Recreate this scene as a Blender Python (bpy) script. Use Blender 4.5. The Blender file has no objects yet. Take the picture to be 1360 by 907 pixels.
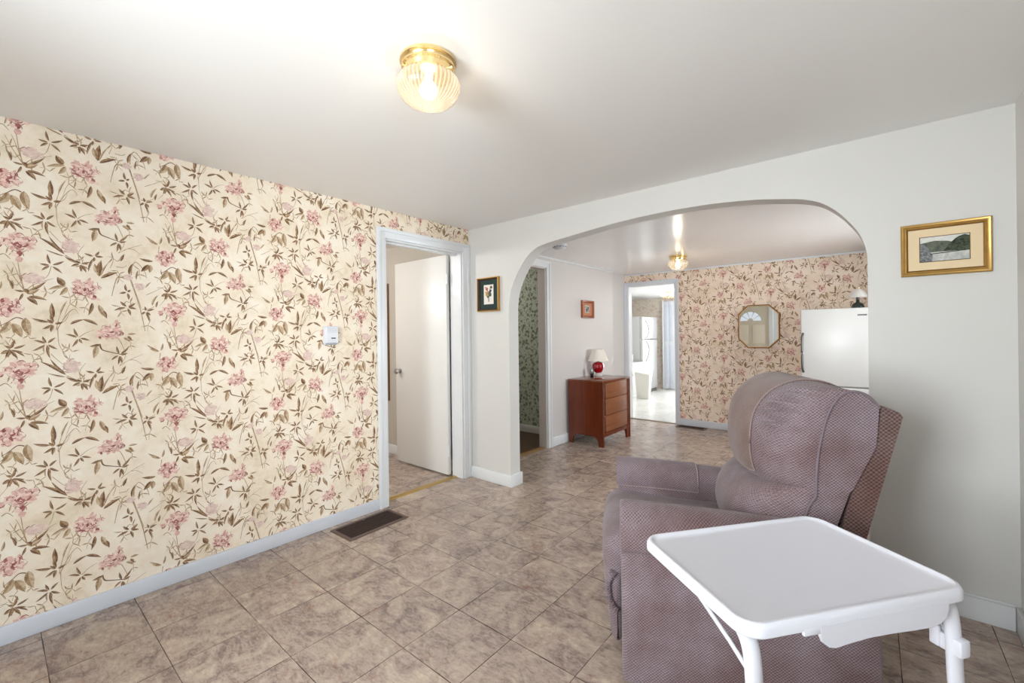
import bpy, bmesh, math, random
from mathutils import Vector, Matrix
R = math.radians
random.seed(7)
C = bpy.context.scene.collection
S = bpy.context.scene

# ------------------------------------------------------------------ materials
def lin(c):
    return tuple((v/12.92 if v <= 0.04045 else ((v+0.055)/1.055)**2.4) for v in [x/255.0 for x in c]) + (1.0,)

class G:
    """tiny node-graph helper"""
    def __init__(s, name):
        s.m = bpy.data.materials.new(name); s.m.use_nodes = True
        s.t = s.m.node_tree; s.t.nodes.clear()
        s.out = s.t.nodes.new('ShaderNodeOutputMaterial')
    def n(s, typ, **kw):
        nd = s.t.nodes.new('ShaderNode' + typ)
        for k, v in kw.items():
            if k.startswith('_'):
                setattr(nd, k[1:], v)
        for k, v in kw.items():
            if k.startswith('_'): continue
            key = int(k[1:]) if (k[0] == 'i' and k[1:].isdigit()) else k.replace('__', ' ')
            inp = nd.inputs[key]
            if isinstance(v, bpy.types.NodeSocket): s.t.links.new(v, inp)
            else: inp.default_value = v
        return nd
    def math(s, op, a, b=0.0, c=None):
        kw = dict(_operation=op, i0=a, i1=b)
        if c is not None: kw['i2'] = c
        return s.n('Math', **kw).outputs[0]
    def vmath(s, op, a, b=(0, 0, 0)):
        return s.n('VectorMath', _operation=op, i0=a, i1=b).outputs[0]
    def mix(s, f, a, b, blend='MIX'):
        nd = s.t.nodes.new('ShaderNodeMix'); nd.data_type = 'RGBA'; nd.blend_type = blend
        for i, v in ((0, f), (6, a), (7, b)):
            if isinstance(v, bpy.types.NodeSocket): s.t.links.new(v, nd.inputs[i])
            else: nd.inputs[i].default_value = v
        return nd.outputs[2]
    def ramp(s, f, stops):
        nd = s.t.nodes.new('ShaderNodeValToRGB'); cr = nd.color_ramp
        while len(cr.elements) < len(stops): cr.elements.new(0.5)
        for e, (p, c) in zip(cr.elements, stops):
            e.position = p; e.color = c
        s.t.links.new(f, nd.inputs[0]); return nd.outputs[0]
    def obj(s):
        return s.n('TexCoord').outputs['Object']
    def noise(s, vec, scale, detail=3.0, rough=0.5, dist=0.0):
        return s.n('TexNoise', Vector=vec, Scale=scale, Detail=detail, Roughness=rough, Distortion=dist)
    def bump(s, h, strength=0.2, dist=0.002):
        return s.n('Bump', Height=h, Strength=strength, Distance=dist).outputs[0]
    def pbr(s, **kw):
        b = s.n('BsdfPrincipled', **kw)
        s.t.links.new(b.outputs[0], s.out.inputs[0]); return s.m

def plain(name, rgb, rough=0.5, var=0.04, scale=8.0, metal=0.0, bump=0.0, bscale=60.0, **kw):
    g = G(name); o = g.obj(); c = lin(rgb)
    nz = g.noise(o, scale, 3.0).outputs[0]
    lo = tuple(max(0, x*(1-var)) for x in c[:3]) + (1,)
    hi = tuple(min(1, x*(1+var)) for x in c[:3]) + (1,)
    col = g.mix(nz, lo, hi)
    a = dict(Base__Color=col, Roughness=rough, Metallic=metal)
    if bump:
        a['Normal'] = g.bump(g.noise(o, bscale, 4.0).outputs[0], bump, 0.002)
    a.update(kw)
    return g.pbr(**a)

M = {}
M['paint'] = plain('wall_paint', (209, 207, 203), 0.55, 0.02, 3, bump=0.12, bscale=140)
M['ceiling'] = plain('ceiling_paint', (238, 237, 235), 0.42, 0.02, 2)
M['ceiling_gloss'] = plain('glossy_ceiling_paint', (236, 232, 230), 0.20, 0.02, 2)
M['trim'] = plain('white_gloss_trim', (222, 223, 224), 0.3, 0.02, 6)
M['door'] = plain('door_paint', (226, 224, 220), 0.35, 0.02, 3)
M['base'] = plain('baseboard_paint', (208, 210, 215), 0.35, 0.03, 6)
M['pinkpaint'] = plain('pale_pinkish_paint', (212, 206, 203), 0.5, 0.02, 3)
M['beige'] = plain('beige_paint', (190, 183, 172), 0.6, 0.03, 3)
M['white'] = plain('white_plastic', (220, 220, 224), 0.35, 0.015, 6)
M['tray'] = plain('tray_plastic', (212, 212, 219), 0.38, 0.02, 9)
M['enamel'] = plain('white_enamel', (210, 207, 203), 0.3, 0.01, 3)
M['kwhite'] = plain('kitchen_white', (236, 236, 236), 0.4, 0.01, 3)
M['brass'] = plain('polished_brass', (240, 214, 158), 0.2, 0.05, 10, metal=1.0)
M['gold'] = plain('gilt_wood', (190, 152, 88), 0.38, 0.15, 30, metal=0.75)
M['framegold'] = plain('bronzed_gilt', (150, 106, 56), 0.4, 0.15, 30, metal=0.6)
M['palegold'] = plain('pale_gilt', (232, 200, 150), 0.35, 0.08, 30, metal=0.4)
M['dgold'] = plain('dark_gilt', (120, 84, 36), 0.45, 0.2, 30, metal=0.5)
M['chrome'] = plain('chrome', (200, 200, 200), 0.15, 0.02, 6, metal=1.0)
M['black'] = plain('black_plastic', (22, 22, 24), 0.4, 0.1, 8)
M['vent'] = plain('brown_metal_vent', (104, 84, 74), 0.5, 0.12, 20, metal=0.2)
M['ventgrid'] = plain('dark_vent_grid', (60, 42, 36), 0.6, 0.2, 30)
M['matcream'] = plain('cream_mat_board', (226, 204, 166), 0.8, 0.03, 12)
M['matgreen'] = plain('dark_green_mat_board', (28, 50, 46), 0.8, 0.05, 12)
M['paper'] = plain('print_paper', (228, 222, 212), 0.7, 0.04, 25)
M['framebrown'] = plain('brown_frame_wood', (84, 56, 28), 0.45, 0.2, 20)
M['framered'] = plain('reddish_frame_wood', (146, 78, 44), 0.45, 0.12, 25)
M['lowshade'] = plain('linen_shade', (228, 220, 208), 0.8, 0.04, 60)
M['ruby'] = plain('ruby_glass', (150, 6, 24), 0.08, 0.1, 10, Coat__Weight=0.6)
M['greenglass'] = plain('dark_green_glass', (20, 44, 32), 0.1, 0.1, 10, Coat__Weight=0.5)
M['fridge'] = plain('fridge_enamel', (188, 188, 188), 0.35, 0.01, 3)
M['binwhite'] = plain('bin_plastic', (226, 222, 214), 0.4, 0.02, 5)
M['darkfloor'] = None

def wood(name, a, b, rough=0.35, axis=2, scale=9.0):
    g = G(name); o = g.obj()
    st = [22.0, 22.0, 22.0]; st[axis] = 1.6
    v = g.vmath('MULTIPLY', o, tuple(st))
    n1 = g.noise(v, 1.6, 6.0, 0.6, 0.6).outputs[0]
    n2 = g.noise(o, 2.0, 2.0).outputs[0]
    f = g.math('MULTIPLY_ADD', n1, 0.8, g.math('MULTIPLY', n2, 0.25))
    col = g.ramp(f, [(0.3, lin(a)), (0.75, lin(b))])
    return g.pbr(Base__Color=col, Roughness=rough)
M['cherry'] = wood('cherry_veneer', (78, 30, 12), (118, 52, 24), 0.22)
M['cherrytop'] = wood('cherry_top_polished', (92, 44, 24), (130, 68, 40), 0.12)  # polished; base colour also lightened to carry the top's pale reflections
M['cherrydrawer'] = wood('cherry_drawer_veneer', (112, 62, 34), (150, 92, 56), 0.35, axis=1)
M['darkfloor'] = wood('dark_wood_floor', (52, 34, 20), (98, 70, 44), 0.4, axis=1)
M['slot'] = plain('dark_shadow_gap_wood', (40, 16, 10), 0.6, 0.1)

def tile_floor(name, cols, seam, s, off, th, rough, seam_w=0.007, seam_str=1.0, spec=0.4):
    g = G(name); o = g.obj()
    mp = g.n('Mapping', Vector=g.vmath('SUBTRACT', o, (off[0], off[1], 0)), Rotation=(0, 0, -th), Scale=(1/s, 1/s, 1.0))
    v = mp.outputs[0]
    v = g.vmath('MULTIPLY', v, (1, 1, 0))
    idx = g.vmath('FLOOR', v); fr = g.vmath('FRACTION', v)
    wn = g.n('TexWhiteNoise', _noise_dimensions='3D', Vector=g.vmath('ADD', idx, (0.5, 0.5, 0.5)))
    rnd = wn.outputs['Color']
    loc = g.vmath('ADD', fr, g.vmath('MULTIPLY', rnd, (31.0, 27.0, 19.0)))
    big = g.noise(loc, 2.2, 7.0, 0.66, 1.2).outputs[0]
    fine = g.noise(g.vmath('MULTIPLY', loc, (1.0, 2.3, 1.0)), 9.0, 6.0, 0.7, 0.8).outputs[0]
    f = g.math('MULTIPLY_ADD', fine, 0.45, g.math('MULTIPLY', big, 0.62))
    col = g.ramp(f, [(0.36, lin(cols[0])), (0.46, lin(cols[1])), (0.54, lin(cols[2])), (0.62, lin(cols[3])), (0.74, lin(cols[4]))])
    red = g.noise(g.vmath('ADD', loc, (9.0, 3.0, 1.0)), 3.2, 6.0, 0.7, 0.6).outputs[0]
    rf = g.ramp(red, [(0.58, (0, 0, 0, 1)), (0.72, (0.75, 0.75, 0.75, 1))])
    col = g.mix(rf, col, lin(cols[5]))
    dk = g.noise(g.vmath('ADD', loc, (2.0, 13.0, 4.0)), 26.0, 4.0, 0.7, 0.4).outputs[0]
    df = g.ramp(dk, [(0.60, (0, 0, 0, 1)), (0.72, (0.45, 0.45, 0.45, 1))])
    col = g.mix(df, col, lin(cols[0]))
    tone = g.math('MULTIPLY_ADD', wn.outputs['Value'], 0.14, 0.93)
    cc = g.n('CombineColor', i0=tone, i1=tone, i2=tone).outputs[0]
    col = g.mix(1.0, col, cc, 'MULTIPLY')
    sx = g.n('SeparateXYZ', Vector=fr)
    def edge(a):
        return g.math('MINIMUM', a, g.math('SUBTRACT', 1.0, a))
    e = g.math('MINIMUM', edge(sx.outputs[0]), edge(sx.outputs[1]))
    wob = g.noise(o, 5.0, 3.0).outputs[0]
    w = g.math('MULTIPLY_ADD', g.math('SUBTRACT', wob, 0.36), seam_w*2.4, seam_w*0.35)
    sm = g.math('LESS_THAN', e, w)
    col = g.mix(g.math('MULTIPLY', sm, seam_str), col, lin(seam))
    rn = g.math('MULTIPLY_ADD', fine, 0.12, rough - 0.06)
    return g.pbr(Base__Color=col, Roughness=rn, Normal=g.bump(fine, 0.06, 0.002), Specular__IOR__Level=spec)
TCOL = [(104, 88, 82), (142, 124, 116), (168, 150, 138), (184, 166, 148), (204, 188, 168), (138, 98, 84)]
M['floor'] = tile_floor('vinyl_tile', TCOL, (56, 42, 36), 0.3048, (0.688, -1.967), 0.006, 0.24)
M['kfloor'] = tile_floor('pale_kitchen_vinyl', [(190, 188, 184), (204, 203, 200), (214, 213, 210), (220, 219, 216), (226, 226, 224), (206, 204, 202)],
                         (186, 184, 180), 0.3048, (0, 0), 0.0, 0.25)

def weave(name, dark, light, nap, rough=0.9, lam=0.0098):
    """diagonal dotted upholstery weave, projected along the three object axes"""
    g = G(name); tc = g.n('TexCoord'); o = tc.outputs['Object']
    wob = g.noise(o, 34.0, 3.0, 0.6).outputs['Color']
    o2 = g.vmath('ADD', o, g.vmath('MULTIPLY', wob, (0.010, 0.010, 0.010)))
    p = g.n('SeparateXYZ', Vector=g.vmath('MULTIPLY', o2, (6.2832/lam,)*3)).outputs
    nn = g.n('SeparateXYZ', Vector=g.vmath('MULTIPLY', tc.outputs['Normal'], tc.outputs['Normal'])).outputs
    def pat(a, b):
        s1 = g.math('SINE', g.math('MULTIPLY', a, 0.85)); s2 = g.math('SINE', b)
        return g.math('MULTIPLY', s1, s2)
    h = g.math('ADD', g.math('MULTIPLY', pat(p[1], p[2]), nn[0]), g.math('ADD', g.math('MULTIPLY', pat(p[0], p[2]), nn[1]), g.math('MULTIPLY', pat(p[0], p[1]), nn[2])))
    fine = g.noise(o, 420.0, 3.0, 0.7).outputs[0]
    big = g.noise(o, 4.5, 4.0, 0.6).outputs[0]
    f = g.math('ADD', g.math('MULTIPLY_ADD', h, 0.32, 0.20), g.math('MULTIPLY', fine, 0.55))
    col = g.ramp(f, [(0.12, lin(dark)), (0.92, lin(light))])
    nf = g.ramp(big, [(0.38, (0, 0, 0, 1)), (0.66, (1, 1, 1, 1))])
    col = g.mix(nf, col, g.mix(1.0, col, lin(nap), 'MULTIPLY'))
    hh = g.math('ADD', g.math('MULTIPLY', h, 0.5), g.math('MULTIPLY', big, 1.6))
    return g.pbr(Base__Color=col, Roughness=rough, Normal=g.bump(hh, 0.3, 0.003), Sheen__Weight=0.2, Sheen__Roughness=0.5, Specular__IOR__Level=0.2)
M['fabric'] = weave('mauve_weave', (74, 62, 67), (170, 153, 158), (216, 197, 190))
M['fabricbrown'] = weave('mauve_brown_weave', (88, 71, 69), (160, 138, 131), (228, 208, 198), lam=0.0090)
M['fabricback'] = weave('brown_chair_back_weave', (58, 44, 44), (142, 118, 112), (228, 208, 200), lam=0.0128)
M['piping'] = plain('grey_piping', (116, 102, 108), 0.9, 0.25, 200, bump=0.4, bscale=300)
M['pipelight'] = plain('pale_stitched_edge', (150, 134, 131), 0.9, 0.2, 200)

# wallpaper tones
def paper_base(name, a, b, c):
    g = G(name); o = g.obj()
    n1 = g.noise(o, 5.0, 6.0, 0.65, 0.4).outputs[0]
    n2 = g.noise(o, 40.0, 3.0, 0.6).outputs[0]
    f = g.math('MULTIPLY_ADD', n2, 0.25, g.math('MULTIPLY', n1, 0.8))
    col = g.ramp(f, [(0.34, lin(a)), (0.5, lin(b)), (0.68, lin(c))])
    return g.pbr(Base__Color=col, Roughness=0.75, Specular__IOR__Level=0.25)
M['wp'] = paper_base('cream_wallpaper', (219, 200, 171), (236, 220, 197), (242, 231, 214))
M['wpback'] = paper_base('pinkish_cream_wallpaper', (222, 200, 176), (234, 214, 194), (240, 224, 208))
def ink(name, a, b, sc=60):
    g = G(name); o = g.obj()
    n1 = g.noise(o, sc, 4.0, 0.7, 0.5).outputs[0]
    col = g.ramp(n1, [(0.36, lin(a)), (0.64, lin(b))])
    return g.pbr(Base__Color=col, Roughness=0.75, Specular__IOR__Level=0.25)
INK = [ink('leaf_brown', (136, 104, 74), (182, 152, 116)), ink('leaf_tan', (176, 148, 116), (212, 190, 160)),
       ink('leaf_dark', (94, 64, 46), (142, 106, 80)), ink('stem_tan', (150, 122, 92), (190, 164, 132)),
       ink('petal_pale', (226, 192, 178), (238, 214, 196)), ink('petal_pink', (204, 156, 144), (228, 190, 174)),
       ink('petal_rose', (126, 70, 66), (178, 112, 104)), ink('lilac_pale', (214, 184, 172), (230, 208, 192))]

def green_paper():
    g = G('green_leaf_wallpaper'); o = g.obj()
    v = g.n('TexVoronoi', Vector=o, Scale=20.0, Randomness=0.9)
    v2 = g.n('TexVoronoi', Vector=g.vmath('ADD', o, (3, 5, 7)), Scale=34.0, Randomness=1.0)
    a = g.math('LESS_THAN', v.outputs['Distance'], 0.40)
    b = g.math('LESS_THAN', v2.outputs['Distance'], 0.36)
    nz = g.noise(o, 90.0, 3.0, 0.7).outputs[0]
    base = g.mix(nz, lin((164, 174, 158)), lin((194, 200, 184)))
    col = g.mix(g.math('MULTIPLY', a, 0.8), base, lin((104, 108, 88)))
    col = g.mix(g.math('MULTIPLY', b, 0.55), col, lin((98, 86, 68)))
    return g.pbr(Base__Color=col, Roughness=0.8)
M['greenpaper'] = green_paper()
def kitchen_paper():
    g = G('faded_floral_wallpaper'); o = g.obj()
    v = g.n('TexVoronoi', Vector=o, Scale=9.0, Randomness=0.9)
    v2 = g.n('TexVoronoi', Vector=g.vmath('ADD', o, (3, 5, 7)), Scale=24.0, Randomness=1.0)
    a = g.math('LESS_THAN', v.outputs['Distance'], 0.33)
    b = g.math('LESS_THAN', v2.outputs['Distance'], 0.3)
    col = g.mix(g.math('MULTIPLY', b, 0.6), lin((232, 222, 208)), lin((196, 180, 160)))
    col = g.mix(g.math('MULTIPLY', a, 0.55), col, lin((218, 184, 174)))
    return g.pbr(Base__Color=col, Roughness=0.8)
M['kpaper'] = kitchen_paper()

def emit(name, rgb, st):
    g = G(name); e = g.n('Emission', Color=lin(rgb), Strength=st)
    g.t.links.new(e.outputs[0], g.out.inputs[0]); return g.m
M['bulb'] = emit('lit_bulb', (255, 242, 220), 7.0)
M['flame'] = emit('lit_bulbs', (255, 246, 230), 1.2)
def shade_glass(name, tint, wt, wtr, dif=0.25, ribs=0):
    g = G(name)
    if ribs:                                   # moulded ribs: thin and thick glass alternate round the bowl
        xy = g.n('SeparateXYZ', Vector=g.obj()).outputs
        an = g.math('ARCTAN2', xy[1], xy[0])
        wt = g.math('MULTIPLY_ADD', g.math('SINE', g.math('MULTIPLY', an, float(ribs))), 0.20, wt)
    tr = g.n('BsdfTransparent', Color=lin(tint)); tl = g.n('BsdfTranslucent', Color=lin(tint))
    gl = g.n('BsdfGlossy', Color=(1, 1, 1, 1), Roughness=0.12)
    df = g.n('BsdfDiffuse', Color=lin(tint))
    m1 = g.n('MixShader', i0=wt, i1=tl.outputs[0], i2=tr.outputs[0])
    m1b = g.n('MixShader', i0=dif, i1=m1.outputs[0], i2=df.outputs[0])
    fr = g.n('LayerWeight', Blend=0.25)
    m2 = g.n('MixShader', i0=g.math('MULTIPLY', fr.outputs['Facing'], wtr), i1=m1b.outputs[0], i2=gl.outputs[0])
    g.t.links.new(m2.outputs[0], g.out.inputs[0]); return g.m
M['shadeglass'] = shade_glass('ribbed_glass', (250, 242, 228), 0.66, 0.7, 0.08, 44)
M['frost'] = shade_glass('frosted_glass', (240, 234, 228), 0.12, 0.2, 0.7)
def pane():
    g = G('window_glass')
    tr = g.n('BsdfTransparent', Color=(0.96, 0.98, 0.98, 1)); gl = g.n('BsdfGlossy', Color=(1, 1, 1, 1), Roughness=0.02)
    fr = g.n('Fresnel', IOR=1.45)
    m = g.n('MixShader', i0=fr.outputs[0], i1=tr.outputs[0], i2=gl.outputs[0])
    g.t.links.new(m.outputs[0], g.out.inputs[0]); return g.m
M['pane'] = pane()
def mirror_mat():
    g = G('mirror_silver'); return g.pbr(Base__Color=(0.82, 0.83, 0.82, 1), Metallic=1.0, Roughness=0.015)
M['mirror'] = mirror_mat()
M['doortan'] = plain('tan_front_door_paint', (206, 196, 176), 0.5, 0.03, 4)
M['doorpanel'] = plain('tan_front_door_moulding', (222, 212, 194), 0.5, 0.03, 4)

# ------------------------------------------------------------------ mesh helpers
class MB:
    def __init__(s): s.v = []; s.f = []; s.m = []
    def add(s, verts, faces, mi=0):
        b = len(s.v); s.v += [tuple(p) for p in verts]
        for f in faces: s.f.append(tuple(b+i for i in f)); s.m.append(mi)
    def box(s, x0, x1, y0, y1, z0, z1, r=0.0, seg=2, mi=0):
        if r <= 0:
            v = [(x, y, z) for z in (z0, z1) for y in (y0, y1) for x in (x0, x1)]
            s.add(v, [(0, 2, 3, 1), (4, 5, 7, 6), (0, 1, 5, 4), (2, 6, 7, 3), (0, 4, 6, 2), (1, 3, 7, 5)], mi); return
        bm = bmesh.new(); bmesh.ops.create_cube(bm, size=1.0)
        for v in bm.verts:
            v.co = ((x0+x1)/2 + v.co.x*(x1-x0), (y0+y1)/2 + v.co.y*(y1-y0), (z0+z1)/2 + v.co.z*(z1-z0))
        bmesh.ops.bevel(bm, geom=bm.edges[:], offset=r, segments=seg, profile=0.5, affect='EDGES', clamp_overlap=True)
        s.frombm(bm, mi)
    def frombm(s, bm, mi=0):
        bm.verts.index_update()
        s.add([tuple(v.co) for v in bm.verts], [tuple(v.index for v in f.verts) for f in bm.faces], mi); bm.free()
    def loft(s, rings, cap=True, mi=0, close=False):
        n = len(rings[0]); v = [p for r in rings for p in r]; f = []
        for i in range(len(rings)-1 + (1 if close else 0)):
            j = (i+1) % len(rings)
            for k in range(n):
                l = (k+1) % n
                f.append((i*n+k, i*n+l, j*n+l, j*n+k))
        if cap and not close:
            f.append(tuple(range(n-1, -1, -1))); f.append(tuple((len(rings)-1)*n + k for k in range(n)))
        s.add(v, f, mi)
    def lathe(s, prof, cx=0, cy=0, n=32, flute=0.0, nf=0, mi=0):
        rings = []
        for r, z in prof:
            ring = []
            for k in range(n):
                a = 2*math.pi*k/n
                rr = r*(1 + (flute*math.cos(nf*a) if nf else 0))
                ring.append((cx+rr*math.cos(a), cy+rr*math.sin(a), z))
            rings.append(ring)
        s.loft(rings, True, mi)
    def tube(s, pts, r, n=10, ry=None, up=(0, 0, 1), mi=0):
        pts = [Vector(p) for p in pts]; rings = []; ry = r if ry is None else ry
        upv = Vector(up)
        for i, p in enumerate(pts):
            t = (pts[min(i+1, len(pts)-1)] - pts[max(i-1, 0)]).normalized()
            a = upv.cross(t)
            if a.length < 1e-4: a = Vector((1, 0, 0)).cross(t)
            a.normalize(); b = t.cross(a)
            rings.append([p + a*(r*math.cos(2*math.pi*k/n)) + b*(ry*math.sin(2*math.pi*k/n)) for k in range(n)])
        s.loft(rings, True, mi)
    def prism(s, poly, d0, d1, axis='y', mi=0):
        def P(a, b, d):
            return {'y': (a, d, b), 'x': (d, a, b), 'z': (a, b, d)}[axis]
        n = len(poly)
        v = [P(a, b, d0) for a, b in poly] + [P(a, b, d1) for a, b in poly]
        f = [tuple(range(n-1, -1, -1)), tuple(range(n, 2*n))] + [(k, (k+1) % n, n+(k+1) % n, n+k) for k in range(n)]
        s.add(v, f, mi)
    def build(s, name, mats, parent=None, smooth=None, kind=None, mod=None, recalc=True):
        me = bpy.data.meshes.new(name); me.from_pydata(s.v, [], s.f)
        if not isinstance(mats, (list, tuple)): mats = [mats]
        for m in mats: me.materials.append(m)
        me.polygons.foreach_set('material_index', s.m)
        if recalc:
            bm = bmesh.new(); bm.from_mesh(me); bmesh.ops.recalc_face_normals(bm, faces=bm.faces[:]); bm.to_mesh(me); bm.free()
        if smooth:
            me.shade_smooth(); me.set_sharp_from_angle(angle=R(smooth))
        me.update()
        o = bpy.data.objects.new(name, me); C.objects.link(o)
        if parent: o.parent = parent
        if kind: o['kind'] = kind
        return o

def struct(name, mb, mats, parent=None, smooth=None):
    return mb.build(name, mats, parent, smooth, None if parent else 'structure')
def sbox(name, b, mats, parent=None, r=0.0):
    m = MB(); m.box(*b, r=r); return struct(name, m, mats, parent, 40 if r else None)
def thing(name, label, cat, loc=(0, 0, 0), rz=0.0, group=None):
    o = bpy.data.objects.new(name, None); C.objects.link(o)
    o.location = loc; o.rotation_euler = (0, 0, rz); o.empty_display_size = 0.05
    o['label'] = label; o['category'] = cat
    if group: o['group'] = group
    return o
def tag(o, label, cat, group=None):
    o['label'] = label; o['category'] = cat
    if group: o['group'] = group
    return o
def part(name, mb, mats, parent, smooth=40, label=None):
    o = mb.build(name, mats, parent, smooth)
    if label: o['label'] = label
    return o
def spline(pts, n):
    """Catmull-Rom through pts, n samples (any dimension)"""
    out = []; m = len(pts)-1
    for i in range(n):
        t = i/(n-1)*m; k = min(int(t), m-1); u = t-k
        p0, p1, p2, p3 = (pts[max(k-1, 0)], pts[k], pts[k+1], pts[min(k+2, m)])
        out.append(tuple(0.5*(2*b + (c-a)*u + (2*a-5*b+4*c-d)*u*u + (3*b-a-3*c+d)*u**3) for a, b, c, d in zip(p0, p1, p2, p3)))
    return out

# ------------------------------------------------------------------ camera
F, YAW, Y0, ROLL = 576.54, 0.698, 443.93, 0.012
CAM = Vector((2.754, -2.698, 1.247))
fw = Vector((-math.sin(YAW), math.cos(YAW), 0)); rt = Vector((math.cos(YAW), math.sin(YAW), 0)); up = Vector((0, 0, 1))
rt2 = rt*math.cos(ROLL) - up*math.sin(ROLL); up2 = up*math.cos(ROLL) + rt*math.sin(ROLL)
cd = bpy.data.cameras.new('camera'); cam = bpy.data.objects.new('camera', cd); C.objects.link(cam)
cd.sensor_fit = 'HORIZONTAL'; cd.sensor_width = 36.0; cd.lens = F/1360*36.0
cd.shift_y = -(453.5-Y0)/1360; cd.clip_start = 0.05
mw = Matrix((rt2, up2, -fw)).transposed().to_4x4(); mw.translation = CAM
cam.matrix_world = mw
S.camera = cam

# ------------------------------------------------------------------ floral wallpaper pattern
CELL_W, CELL_H = 0.525, 0.535
A0, B0 = -2.66, 1.39
def tr(x, y):
    """traced sample coordinates -> metres on the wallpaper strip"""
    a, b = x/3.779 - 680, 380 + y/3.779 - Y0
    c, s = math.cos(ROLL), math.sin(-ROLL)
    u, v = c*a + s*b, -s*a + c*b
    d = fw*F + rt*u - up*v
    k = -CAM.x/d.x
    p = CAM + d*k
    return (p.y - A0, p.z - B0)
SH = []   # (polygon, ink)
def leaf(x0, y0, x1, y1, w, bend=0.12, t=0):
    p0, p1 = Vector(tr(x0, y0)), Vector(tr(x1, y1)); w = w*0.00088*0.42
    d = p1-p0; nrm = Vector((-d.y, d.x)); mid = (p0+p1)/2 + nrm*bend
    L, Rr, Cn = [], [], []
    n = 8
    for i in range(n+1):
        q = i/n
        c = p0*(1-q)**2 + mid*2*q*(1-q) + p1*q*q
        tg = (mid-p0)*(1-q) + (p1-mid)*q
        nn = Vector((-tg.y, tg.x)).normalized()
        ww = w*(math.sin(math.pi*min(1, q*1.02)**0.8)**0.85 if 0 < q < 1 else 0.0)
        L.append(c+nn*ww); Rr.append(c-nn*ww*0.9); Cn.append(c)
    a, b = ((0, 2), (1, 0), (2, 0))[t]
    SH.append(([tuple(p) for p in L] + [tuple(p) for p in reversed(Cn[1:-1])], a))
    SH.append(([tuple(p) for p in Cn] + [tuple(p) for p in reversed(Rr[1:-1])], b))
def stem(pts, w=3.0, inkid=3):
    q = spline([tr(*p) for p in pts], 4*len(pts)); w = w*0.00088*0.5
    L, Rr = [], []
    for i, p in enumerate(q):
        a, b = Vector(q[max(i-1, 0)]), Vector(q[min(i+1, len(q)-1)])
        t = (b-a).normalized(); nn = Vector((-t.y, t.x)); ww = w*(1.0 - 0.6*i/len(q))
        p = Vector(p); L.append(tuple(p+nn*ww)); Rr.append(tuple(p-nn*ww))
    for i in range(len(q)-1):
        SH.append(([L[i], L[i+1], Rr[i+1], Rr[i]], inkid))
def star(cx, cy, tips, w=13, t=0):
    for i, (x, y) in enumerate(tips):
        leaf(cx + (x-cx)*0.12, cy + (y-cy)*0.12, x, y, w, 0.1*(-1)**i, t)
def petal(c, ang, r0, r1, w, inkid, rg):
    n = 7; L = []; Rr = []
    ax = Vector((math.cos(ang), math.sin(ang))); ay = Vector((-ax.y, ax.x))
    for i in range(n+1):
        q = i/n; rr = r0 + (r1-r0)*q
        ww = w*math.sin(math.pi*(0.12+0.80*q))*(1+rg.uniform(-.18, .18))
        L.append(tuple(c + ax*rr + ay*ww)); Rr.append(tuple(c + ax*rr - ay*ww))
    SH.append((L + Rr[::-1], inkid))
def flower(x, y, rx, ry, seed, bits=(), pale=False):
    rg = random.Random(seed); k = 0.00088
    c = Vector(tr(x, y)); rx *= k; ry *= k
    poly = []
    n = 36
    for i in range(n):
        a = 2*math.pi*i/n; rr = 0.86 + 0.16*math.sin(a*5+seed) + rg.uniform(-.1, .1)
        poly.append((c.x + rx*rr*math.cos(a), c.y + ry*rr*math.sin(a)))
    SH.append((poly, 7 if pale else 4))
    m = 9 if not pale else 12
    for i in range(m):
        a = 2*math.pi*i/m + rg.uniform(-.2, .2); s = (rx+ry)/2
        petal(c, a, s*0.35, s*rg.uniform(.85, 1.12), s*rg.uniform(.10, .19), 5 if not pale else 7, rg)
    for i in range(22 if not pale else 16):                       # drawn folds: short dark arcs
        a = rg.uniform(0, 6.28); rr = rg.uniform(.25, 1.0); a2 = a + rg.uniform(.5, 1.0)
        s = 0.5*(rx+ry); w = s*rg.uniform(.022, .05) * (0.8 if pale else 1.0)
        pts = []
        inn = []
        for j in range(6):
            q = j/5; aa = a + (a2-a)*q; wob = rr*(1 + .12*math.sin(q*6+seed))
            ww = w*math.sin(math.pi*(0.08+0.84*q))
            pts.append((c.x + (rx*wob+ww)*math.cos(aa), c.y + (ry*wob+ww)*math.sin(aa)))
            inn.append((c.x + (rx*wob-ww)*math.cos(aa), c.y + (ry*wob-ww)*math.sin(aa)))
        SH.append((pts + inn[::-1], 6 if not pale or i % 3 == 0 else 5))
    for i in range(5 if not pale else 0):
        petal(c, rg.uniform(0, 6.28), 0.0, min(rx, ry)*0.5, min(rx, ry)*0.13, 6 if i % 2 else 5, rg)
    for bx, by, br in bits:
        cc = Vector(tr(bx, by))
        for i in range(4):
            petal(cc, rg.uniform(0, 6.28), 0, br*k, br*k*0.35, (5, 6, 4, 5)[i], rg)
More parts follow.
